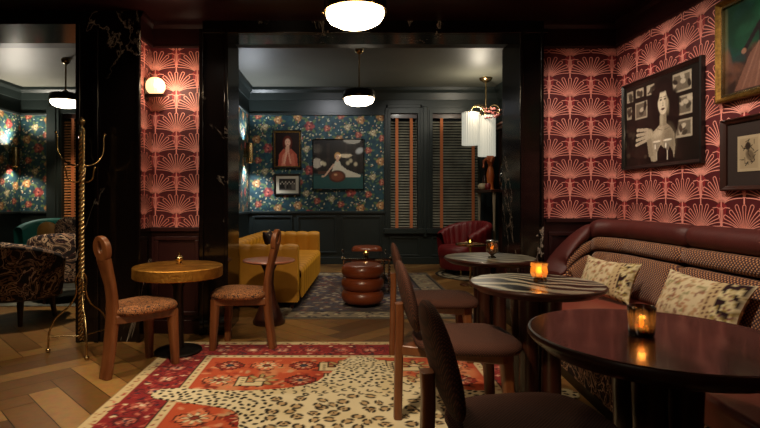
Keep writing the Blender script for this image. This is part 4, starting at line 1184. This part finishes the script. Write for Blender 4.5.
# ================================================================== THE LOUNGE
def sofa():
    W, D, H = 2.28, .90, .70      # along y, along x, height
    t = thing('velvet_sofa', 'mustard yellow channel tufted velvet sofa facing the ottomans', 'sofa', (-.845, 6.56, .008), R(-3.5))
    def channel(b, p0, p1, nrm, thick, z0, z1, nch, roll=True, amp=.014):
        """upholstered slab along p0->p1 with scalloped channels and a rounded top"""
        p0, p1, nrm = Vector(p0), Vector(p1), Vector(nrm)
        nu = nch * 8; prof = []
        hw = thick / 2
        prof = [(-hw, z0), (-hw, z0 + (z1 - z0) * .4), (-hw, z1 - .10), (-hw - .012, z1 - .055), (-hw - .004, z1 - .018), (-hw * .5, z1), (hw * .5, z1), (hw + .004, z1 - .018), (hw + .012, z1 - .055), (hw, z1 - .10), (hw, z0 + (z1 - z0) * .4), (hw, z0)]
        vs = []
        for i in range(nu + 1):
            u = i / nu; k = abs(math.sin(u * nch * math.pi)) ** .6
            e = min(1, min(u, 1 - u) * nch * 2)
            for j, (o, z) in enumerate(prof):
                low = z < z1 - .12
                a = amp * (k - 1) * (.0 if low and o < 0 else 1)
                oo = o + (a if o > 0 else -a) * (1 if not (low and o < 0) else 0)
                zz = z + (a if z > z1 - .06 else 0)
                P = p0.lerp(p1, u) + nrm * oo; vs.append((P.x, P.y, zz))
        m = len(prof); b.add(vs, [(i * m + j, i * m + j + 1, (i + 1) * m + j + 1, (i + 1) * m + j) for i in range(nu) for j in range(m - 1)] + [tuple(range(m)), tuple(nu * m + j for j in reversed(range(m)))])
        return b
    MB().box(-D / 2 + .02, D / 2 - .02, -W / 2 + .02, W / 2 - .02, .07, .30).build('base', MUST, t, smooth=0, bevel=.02)
    channel(MB(), (-D / 2 + .09, -W / 2 + .02, 0), (-D / 2 + .09, W / 2 - .02, 0), (1, 0, 0), .17, .08, H, 12).build('backrest', MUST, t, smooth=70)
    channel(MB(), (-D / 2 + .02, -W / 2 + .08, 0), (D / 2 - .01, -W / 2 + .08, 0), (0, 1, 0), .15, .08, H - .005, 5).build('armrest', MUST, t, smooth=70)
    channel(MB(), (-D / 2 + .02, W / 2 - .08, 0), (D / 2 - .01, W / 2 - .08, 0), (0, -1, 0), .15, .08, H - .005, 5).build('armrest', MUST, t, smooth=70)
    b = MB(); n = 16
    def f(u, v):
        y = -W / 2 + .16 + u * (W - .32); k = abs(math.sin(u * 11 * math.pi)) ** .6
        x0 = -D / 2 + .16; x1 = D / 2 + .01
        if v < .6: x = x0 + (x1 - .04 - x0) * v / .6; z = .43 + .012 * (k - 1)
        elif v < .8: a = (v - .6) / .2 * math.pi / 2; x = x1 - .04 + .05 * math.sin(a) + .012 * (k - 1); z = .38 + .05 * math.cos(a) + .008 * (k - 1)
        else: x = x1 + .01 + .012 * (k - 1); z = .38 - (v - .8) / .2 * .28
        return (x, y, z)
    b.grid(f, 88, 16); b.build('seat_cushion', MUST, t, smooth=70)
    for sx in (-1, 1):
        for sy in (-1, 1): MB().lathe([(.018, 0), (.028, .075)], 14, (sx * (D / 2 - .08), sy * (W / 2 - .09), 0)).build('leg', DWOOD, t)
sofa()
def darkprint(c):
    rs = random.Random(3); c.rect(0, c.w, 0, c.h, '#241a1c')
    for _ in range(60): c.ell(rs.uniform(0, c.w), rs.uniform(0, c.h), .02, .012, rs.choice(['#6a3a34', '#8a8070', '#3a3038', '#1a1216']), rs.uniform(0, 3), .3)
cushion('dark patterned cushion against the back of the mustard sofa', (-1.01, 6.9, .565), frame_mat((.1, -1), R(22)), .42, .33, .13, darkprint, group=None) if False else None
o = cushion('dark patterned cushion against the back of the mustard sofa', (-.93, 6.6, .62), frame_mat((.06, 1), R(20)), .40, .34, .12, darkprint, group='')
if 'group' in o: del o['group']

# ottomans of three stacked leather rings
def ottoman(label, x, y, first=None):
    if first: return copy_tree(first, (x, y, .007), 0, label)
    t = thing('ring_ottoman', label, 'ottoman', (x, y, .007), 0, 'stacked ring leather ottomans')
    MB().lathe([(0, 0), (.16, 0), (.17, .02), (.16, .04), (0, .04)], 40, cap=False).build('base', BLACK, t, smooth=50)
    for k in range(3):
        z0 = .03 + k * .142; pr = [(0, z0)] if k < 3 else []
        for j in range(13):
            a = -math.pi / 2 + math.pi * j / 12; pr.append((.165 + .072 * math.cos(a) ** .8 if j not in (0, 12) else .165, z0 + .074 + .074 * math.sin(a)))
        pr.append((0, z0 + .150 + (.004 if k == 2 else 0)))
        MB().lathe(pr, 48, cap=False).build('ring', LEATH, t, smooth=60)
    return t
ot = ottoman('cognac leather ottoman of stacked rings in front of the glass coffee table', .23, 5.66)
ottoman('cognac leather ottoman of stacked rings behind the glass coffee table', .38, 7.75, ot)

# glass coffee table with beaded metal posts
t = thing('glass_coffee_table', 'low glass coffee table with beaded metal posts between the two ottomans', 'table', (.31, 6.72, .007))
hw, hd, zt = .31, .42, .43
MB().box(-hw, hw, -hd, hd, zt, zt + .012).build('glass_top', SMOKE, t, smooth=0, bevel=.003)
MB().box(-hw + .02, hw - .02, -hd + .02, hd - .02, .12, .128).build('glass_shelf', SMOKE, t, smooth=0)
b = MB()
for (x0, x1, y0, y1) in ((-hw, hw, -hd, -hd + .015), (-hw, hw, hd - .015, hd), (-hw, -hw + .015, -hd, hd), (hw - .015, hw, -hd, hd)): b.box(x0, x1, y0, y1, zt - .018, zt)
b.build('rim', CHROME, t, smooth=0)
for sx in (-1, 1):
    for sy in (-1, 1):
        pr = [(.012, 0)]
        for k in range(11): pr += [(.012, .012 + k * .038), (.021, .026 + k * .038), (.012, .044 + k * .038)]
        pr += [(.016, zt - .004)]
        l = MB().lathe(pr, 12, (sx * (hw - .03), sy * (hd - .03), 0)).build('leg', CHROME, t, smooth=60)
        MB().ellipsoid((sx * (hw - .01), sy * (hd - .01), zt + .024), (.018,) * 3, 10, 8).build('corner_ball', CHROME, t)
p = (.31, 6.55, .449)
t = thing('votive_candle', 'small round metal votive candle on the glass coffee table', 'candle holder', p)
MB().lathe([(.02, 0), (.036, .012), (.04, .032), (.034, .05), (.03, .05), (.034, .032), (.03, .014), (0, .01)], 20, cap=False).build('cup', BRASS, t, smooth=50)
wax_and_flame(t, .024, .012, .04, .026); candle_light(p[0], p[1], p[2] + .075, .15)

# pink wood side table in front of the sofa
t = thing('side_table', 'small side table with pale round top and flared trunk base beside the sofa arm', 'table', (-.70, 4.86, 0))
MB().lathe([(0, .585), (.22, .585), (.246, .595), (.25, .603), (.244, .612), (0, .613)], 48, cap=False).build('tabletop', mat('rosy_wood', '#9a5c48', .35, c2='#a86a54', scale=5, coat=.3), t, smooth=40)
MB().lathe([(.15, 0), (.155, .02), (.12, .1), (.07, .22), (.045, .38), (.05, .5), (.09, .585)], 32).build('trunk', DWOOD, t, smooth=50)

# ruby tub chair, channel tufted
def ruby_chair():
    t = thing('tub_armchair', 'ruby red velvet tub armchair in front of the wide venetian blind', 'armchair', (1.92, 8.05, .009), R(205))
    def f(u, v):      # barrel back, open towards +x
        a = R(60) + u * R(240); k = abs(math.sin(u * 15 * math.pi)) ** .7
        hgt = .82 - .20 * (abs(u - .5) * 2) ** 2.2; r = .40
        if v < .45: q = v / .45; rr = r - .02 + .05 * q; z = .10 + (hgt - .14) * q
        elif v < .7: q = (v - .45) / .25 * math.pi; rr = r - .03 + .06 * math.cos(q) ; z = hgt - .04 + .045 * math.sin(q)
        else: q = (v - .7) / .3; rr = r - .09 - .05 * q; z = (hgt - .04) + (.38 - hgt + .04) * q
        rr += .014 * (k - 1) * (1 if v > .4 else .5) * (-1 if v > .6 else 1)
        return (rr * math.cos(a) * 1.0, rr * math.sin(a) * 1.12, z)
    MB().grid(f, 120, 20).build('tub_back', RUBY, t, smooth=70)
    b = MB(); seat_pad(b, .33, .33, .27, .45, .05, .8); b.build('seat', RUBY, t, smooth=60)
    MB().lathe([(.0, .08), (.34, .08), (.36, .12), (.36, .28), (0, .28)], 40, cap=False).build('base', RUBY, t, smooth=40)
    for a in (45, 135, 225, 315): MB().lathe([(.012, 0), (.022, .09)], 12, (.27 * math.cos(R(a)), .27 * math.sin(R(a)), 0)).build('leg', BRASS, t)
ruby_chair()
t = thing('brass_side_table', 'little brass rimmed side table with a candle before the ruby armchair', 'table', (1.76, 6.95, 0))
MB().lathe([(0, .55), (.19, .55), (.2, .556), (.2, .575), (.19, .57), (0, .57)], 40, cap=False).build('tabletop', BRASS, t, smooth=40)
MB().lathe([(.14, 0), (.145, .012), (.02, .03), (.014, .06), (.014, .52), (.05, .55)], 24).build('pedestal', BRASS, t, smooth=50)
p = (1.76, 6.95, .572)
t = thing('tealight_glass', 'small clear tealight glass on the brass side table', 'candle holder', p)
MB().lathe([(.03, 0), (.035, .06), (.032, .06), (.027, .006), (0, .006)], 20, cap=False).build('glass', CLEAR, t, smooth=50)
wax_and_flame(t, .022, .007, .025, .03); candle_light(p[0], p[1], p[2] + .09, .25)

# back-bar shelf unit on the right wall of the lounge
t = thing('mirrored_shelf_unit', 'dark mirrored display shelf with pale post against the lounge wall', 'shelf', (2.6, 8.55, .009))
MB().box(.19, .24, -.62, .36, 1.33, 2.36).build('mirror_back', mat('antique_mirror', '#7a7468', .12, 1, c2='#3a3630', scale=4), t, smooth=0)
MB().box(-.27, .245, -.64, .38, 1.285, 1.325).build('shelf', DWOOD, t, smooth=0, bevel=.008)
b = MB(); b.box(.07, .245, -.66, .40, 2.36, 2.42); b.box(.03, .245, -.68, .42, 2.42, 2.46); b.build('cornice', DWOOD, t, smooth=0, bevel=.01)
MB().box(.0, .245, -.64, .38, .0, .10).build('plinth', DWOOD, t, smooth=0)
b = MB(); b.box(.16, .245, -.64, -.58, .1, 2.36); b.box(.16, .245, .32, .38, .1, 2.36); b.build('upright', DWOOD, t, smooth=0)
PALE = mat('pale_turned_post', '#8d8270', .4)
for y in (-.56, .30):
    MB().lathe([(.035, 0), (.035, .05), (.018, .08), (.022, .5), (.018, .9), (.03, 1.22), (.035, 1.285)], 16, (-.2, y, 0)).build('post', PALE, t, smooth=50)
SH = 1.334
def vase(label, x, y, prof, m, name='vase', cat='vase', z=SH, group=None):
    o = MB().lathe(prof, 24, cap=True).build(name, m, None, smooth=50, loc=(x, y, z)); return tag(o, label, cat, group)
ORNG = mat('orange_glaze', '#a8481c', .4, c2='#c06a30', scale=9); PALEC = mat('ivory_ceramic', '#b5a584', .4)
t = thing('figurine', 'orange and ivory figurine standing on the mirrored display shelf', 'figurine', (2.52, 8.60, SH), R(200))
MB().lathe([(.06, 0), (.065, .015), (.05, .03), (.055, .12), (.07, .24), (.055, .34), (.035, .42), (.055, .47), (.07, .54), (.06, .60), (.025, .64)], 20).build('robe', ORNG, t, smooth=60)
MB().ellipsoid((0, 0, .685), (.042, .042, .055), 16, 12).build('head', PALEC, t)
b = MB(); b.tube([(0, .055, .57), (.06, .09, .46), (.12, .05, .52)], [.022, .02, .014], 8); b.tube([(0, -.055, .57), (.07, -.09, .5), (.10, -.06, .38)], [.022, .02, .014], 8); b.build('sleeves', ORNG, t, smooth=60)
vase('squat ivory bowl at the left end of the mirrored display shelf', 2.42, 8.72, [(.04, 0), (.075, .04), (.08, .08), (.06, .11), (.05, .12)], PALEC, 'bowl', 'bowl')
vase('dark slim bottle on the mirrored display shelf left of the figurine', 2.50, 8.87, [(.035, 0), (.04, .02), (.04, .2), (.015, .27), (.014, .34), (.018, .35)], DWOOD, 'bottle', 'bottle')
vase('tall smoked vase on the mirrored display shelf behind the figurine', 2.68, 8.46, [(.04, 0), (.06, .1), (.07, .24), (.04, .36), (.03, .4), (.045, .44)], SMOKE)
vase('small ruby jar at the near end of the mirrored display shelf', 2.42, 8.40, [(.03, 0), (.045, .03), (.045, .09), (.03, .11)], RUBY, 'jar', 'jar')
# dried blossom above the shelf, in a bracket vase
picture('small ochre framed picture hanging below the display shelf in the lounge', (lambda u, v, d: (2.848 - d, 8.78 - u, .62 + v)), .30, .42, .02, .02, DWOOD, art_scribble(), CREAM, .02)

# chandelier: curled arms, two fluted glass cylinders, pink blossoms
t = thing('chandelier', 'chandelier with fluted glass cylinders and pink blossoms in the lounge corner', 'chandelier', (2.40, 8.45, 2.62))
MB().lathe([(.012, .0), (.012, .52)], 10).build('stem', BRASS, t)
MB().lathe([(.02, .5), (.09, .54), (.11, .575), (.11, .58)], 24).build('ceiling_canopy', BRASS, t, smooth=50)
cyl = [(-.26, -.02, -.54, .14, .54), (.03, .06, -.72, .14, .68)]
for k, (x, y, z0, r, h) in enumerate(cyl):
    N = 72; vs = []
    for z in (z0, z0 + h):
        for i in range(N):
            a = 2 * math.pi * i / N; kk = 1 + .035 * math.cos(24 * a); vs.append((x + r * kk * math.cos(a), y + r * kk * math.sin(a), z))
    MB().add(vs, [(i, (i + 1) % N, N + (i + 1) % N, N + i) for i in range(N)]).build('glass_cylinder', TUBEL, t, smooth=60)
    P = smooth_path([(0, 0, 0), (x * .35, y * .35, .12), (x * .85, y * .85, .10), (x, y, -.02), (x, y, z0 + h)], 24)
    b = MB(); b.tube(P, .007, 8); b.lathe([(.0, z0 + h + .03), (r * .5, z0 + h + .02), (r, z0 + h), (r, z0 + h - .015)], 24, (x, y, 0), cap=False); b.build('arm', BRASS, t, smooth=60)
for k in range(5):
    a = R(72 * k + 20); c, s = math.cos(a), math.sin(a)
    P = smooth_path([(0, 0, -.05), (.08, 0, .08), (.18, 0, .11), (.26, 0, .04), (.25, 0, -.02), (.20, 0, -.01)], 24)
    MB().tube([(p.x * c, p.x * s, p.z) for p in P], .006, 8).build('scroll', BRASS, t, smooth=60)
PINK = mat('pink_blossom', '#c08078', .7, c2='#a85e5a', scale=20)
rs = random.Random(11)
for k in range(14):
    x, y, z = rs.uniform(-.02, .22), rs.uniform(-.2, .0), rs.uniform(-.12, .06); b = MB()
    for q in range(5):
        a = q * 1.257 + k; M = Matrix.Rotation(a, 3, 'Z') @ Matrix.Rotation(R(-35), 3, 'Y')
        b.ellipsoid((x + .028 * math.cos(a), y + .028 * math.sin(a), z + .01), (.026, .016, .006), 8, 6, T=M)
    b.build('blossom', PINK, t)

# ================================================================== THE LEFT ROOM
def tapestry_chair(label, loc, rz, group, first=None):
    if first: return copy_tree(first, loc, rz, label)
    t = thing('tapestry_armchair', label, 'armchair', loc, rz, group)
    def f(u, v):
        a = R(75) + u * R(210); hgt = .80 - .17 * (abs(u - .5) * 2) ** 2.0
        if v < .45: q = v / .45; rr = .37 + .03 * q; z = .26 + (hgt - .30) * q
        elif v < .7: q = (v - .45) / .25 * math.pi; rr = .355 + .045 * math.cos(q); z = hgt - .04 + .04 * math.sin(q)
        else: q = (v - .7) / .3; rr = .31 - .02 * q; z = (hgt - .04) + (.40 - hgt + .04) * q
        return (rr * math.cos(a), rr * math.sin(a) * 1.08, z)
    MB().grid(f, 60, 18).build('tub_back', TAPES, t, smooth=70)
    b = MB(); seat_pad(b, .32, .32, .30, .46, .05, .75); b.build('seat', TAPES, t, smooth=60)
    MB().prism(circ(0, 0, .35, .37, 36), .24, .32).build('seat_rail', DWOOD, t, smooth=40)
    for a in (40, 140, 220, 320): MB().rect_sweep([(.25 * math.cos(R(a)), .27 * math.sin(R(a)), .26), (.29 * math.cos(R(a)), .31 * math.sin(R(a)), 0)], [(.026, .026), (.016, .016)], (0, 1, 0)).build('leg', DWOOD, t, smooth=50)
    return t
G3 = 'tapestry tub armchairs in the left room'
tc = tapestry_chair('dark tapestry tub armchair seen from behind, at the frame edge in the left room', (-3.16, 4.98, 0), R(80), G3)
tapestry_chair('dark tapestry tub armchair directly behind the coat rack', (-3.22, 5.98, .009), R(105), G3, tc)
t = thing('lounge_table', 'low dark rectangular table between tapestry chairs and teal sofa', 'table', (-3.75, 7.05, .009))
MB().box(-.6, .6, -.3, .3, .50, .54).build('tabletop', DWOOD, t, smooth=0, bevel=.008)
for sx in (-1, 1):
    for sy in (-1, 1): MB().box(sx * .55 - .025, sx * .55 + .025, sy * .25 - .025, sy * .25 + .025, 0, .5).build('leg', DWOOD, t, smooth=0)
t = thing('teal_sofa', 'teal velvet curved sofa under the flowered wallpaper of the left room', 'sofa', (-4.85, 8.25, 0))
def f(u, v):
    a = R(20) + u * R(140); hgt = .86 - .14 * (abs(u - .5) * 2) ** 2.5
    if v < .45: q = v / .45; rr = .45 + .03 * q; z = .12 + (hgt - .18) * q
    elif v < .7: q = (v - .45) / .25 * math.pi; rr = .41 + .07 * math.cos(q); z = hgt - .06 + .06 * math.sin(q)
    else: q = (v - .7) / .3; rr = .34 - .02 * q; z = (hgt - .06) + (.42 - hgt + .06) * q
    return (rr * math.cos(a) * 1.35, rr * math.sin(a), z)
MB().grid(f, 60, 18).build('curved_back', TEAL, t, smooth=70)
MB().prism(circ(0, .05, .58, .38, 40, .8), .12, .44).build('seat', TEAL, t, smooth=40, bevel=.04, segs=3)
for sx in (-1, 1):
    for y in (-.2, .3): MB().lathe([(.018, 0), (.025, .13)], 12, (sx * .45, y, 0)).build('leg', DWOOD, t)
o = MB().ellipsoid((0, 0, 0), (.16, .08, .19), 24, 16, .85).build('oval_cushion', OCHRE, None, smooth=80, loc=(-4.72, 8.12, .63)); tag(o, 'round ochre velvet cushion on the teal sofa', 'cushion')
o = MB().ellipsoid((0, 0, 0), (.24, .09, .22), 24, 16, .8).build('patterned_cushion', TAPES, None, smooth=80, loc=(-4.32, 8.05, .68)); tag(o, 'dark tapestry cushion at the right end of the teal sofa', 'cushion')
# ------------------------------------------------------------------ camera, light, world
cam = bpy.data.cameras.new('camera'); co = bpy.data.objects.new('camera', cam); COL.objects.link(co)
co.location = (0, 0, 1.2); co.rotation_euler = (R(90), 0, 0)
cam.lens = 24.0; cam.sensor_width = 36; cam.shift_x = .05; cam.shift_y = -.021; cam.clip_start = .02
SC.camera = co
SC.view_settings.view_transform = 'Standard'; SC.view_settings.look = 'None'; SC.view_settings.gamma = 1; SC.view_settings.exposure = 0
SC.view_settings.use_curve_mapping = False
w = bpy.data.worlds.new('night'); SC.world = w; w.use_nodes = True
w.node_tree.nodes['Background'].inputs[0].default_value = (.02, .025, .03, 1); w.node_tree.nodes['Background'].inputs[1].default_value = .3
SC.cycles.use_denoising = True; SC.cycles.max_bounces = 6; SC.cycles.transparent_max_bounces = 12
SC.cycles.sample_clamp_indirect = 3; SC.cycles.caustics_reflective = False; SC.cycles.caustics_refractive = False
def spot(name, loc, target, power, angle, blend=.7, color=(1, .78, .52), r=.05):
    l = bpy.data.lights.new(name, 'SPOT'); l.energy = power; l.spot_size = R(angle); l.spot_blend = blend; l.color = color; l.shadow_soft_size = r
    o = bpy.data.objects.new(name, l); COL.objects.link(o); o.location = loc
    o.rotation_euler = (Vector(target) - Vector(loc)).to_track_quat('-Z', 'Y').to_euler(); return o
def point(name, loc, power, color=(1, .72, .42), r=.03):
    l = bpy.data.lights.new(name, 'POINT'); l.energy = power; l.color = color; l.shadow_soft_size = r
    o = bpy.data.objects.new(name, l); COL.objects.link(o); o.location = loc; return o

W1 = (1, .84, .68)
spot('ceiling_spot_right_wall', (1.1, 3.7, 2.7), (2.44, 3.9, 1.4), 60, 95, .9, W1)
spot('ceiling_spot_right_wall', (1.1, 2.2, 2.7), (2.44, 2.9, 1.0), 125, 90, .9, W1)
spot('ceiling_spot_divider_wall', (1.7, 3.5, 2.7), (2.1, 4.5, 1.3), 26, 80, .9, W1)
spot('ceiling_spot_alcove', (-1.2, 3.4, 2.7), (-1.45, 4.5, 1.5), 30, 70, .9, W1)
spot('ceiling_spot_rug', (-.4, 1.6, 2.7), (-.3, 3.3, 0), 260, 75)
spot('ceiling_spot_brass_table', (-1.5, 3.2, 2.7), (-1.35, 3.9, .5), 60, 60)
spot('ceiling_spot_left_floor', (-2.6, 2.4, 2.7), (-2.1, 3.3, 0), 120, 60)
spot('ceiling_spot_sofa', (-.5, 6.6, 3.1), (-.8, 6.7, .4), 130, 75, color=(1, .84, .62))
spot('ceiling_spot_ottomans', (1.0, 6.0, 3.1), (1.2, 7.4, .2), 90, 85, color=(1, .84, .62))
spot('added_spot_left_room', (-3.1, 4.9, 2.45), (-3.2, 5.7, .3), 150, 100, color=(1, .84, .62))  # added lamp without fixture, hung in the opening to light the armchairs
spot('added_spot_left_blind', (-4.3, 7.8, 3.1), (-4.9, 9.2, 1.1), 160, 35, color=(1, .75, .5))  # unseen spot added to give the wooden blind its warm glow
spot('wall_light_up', (-1.59, 8.75, 2.16), (-1.4, 8.5, 3.2), 60, 140, color=(.85, .92, 1))
spot('wall_light_down', (-1.59, 8.75, 1.8), (-1.6, 8.95, .9), 60, 120, color=(.85, .92, 1))
spot('wall_light_up', (-5.73, 8.9, 2.10), (-5.2, 8.3, 3.2), 130, 150, color=(1, .9, .75))
spot('wall_light_down', (-5.73, 8.9, 1.74), (-5.73, 9, .9), 30, 120, color=(1, .9, .75))
spot('ceiling_spot_flowers', (-.2, 7.9, 3.1), (-.3, 9.2, 1.7), 45, 110, color=(.95, .95, 1))
point('chandelier_bulb', (2.20, 8.1, 2.72), 26, (1, .88, .68), .06)
point('globe_bulb', (-1.48, 4.28, 2.17), 5, (1, .78, .52), .04)
spot('added_spot_windows', (1.2, 7.2, 3.1), (1.7, 9.2, 1.8), 35, 80, color=(1, .95, .85))  # unseen spot added to brighten the slats of the back windows
spot('added_spot_tables', (1.3, 2.4, 2.7), (1.1, 3.1, .7), 22, 75, .9)  # unseen spot added to lift the streaked tabletops
point('rear_fill_light', (-.9, .2, 2.45), 16, (1, .8, .56), .18)  # added fill behind the camera, lightens the sides that face it
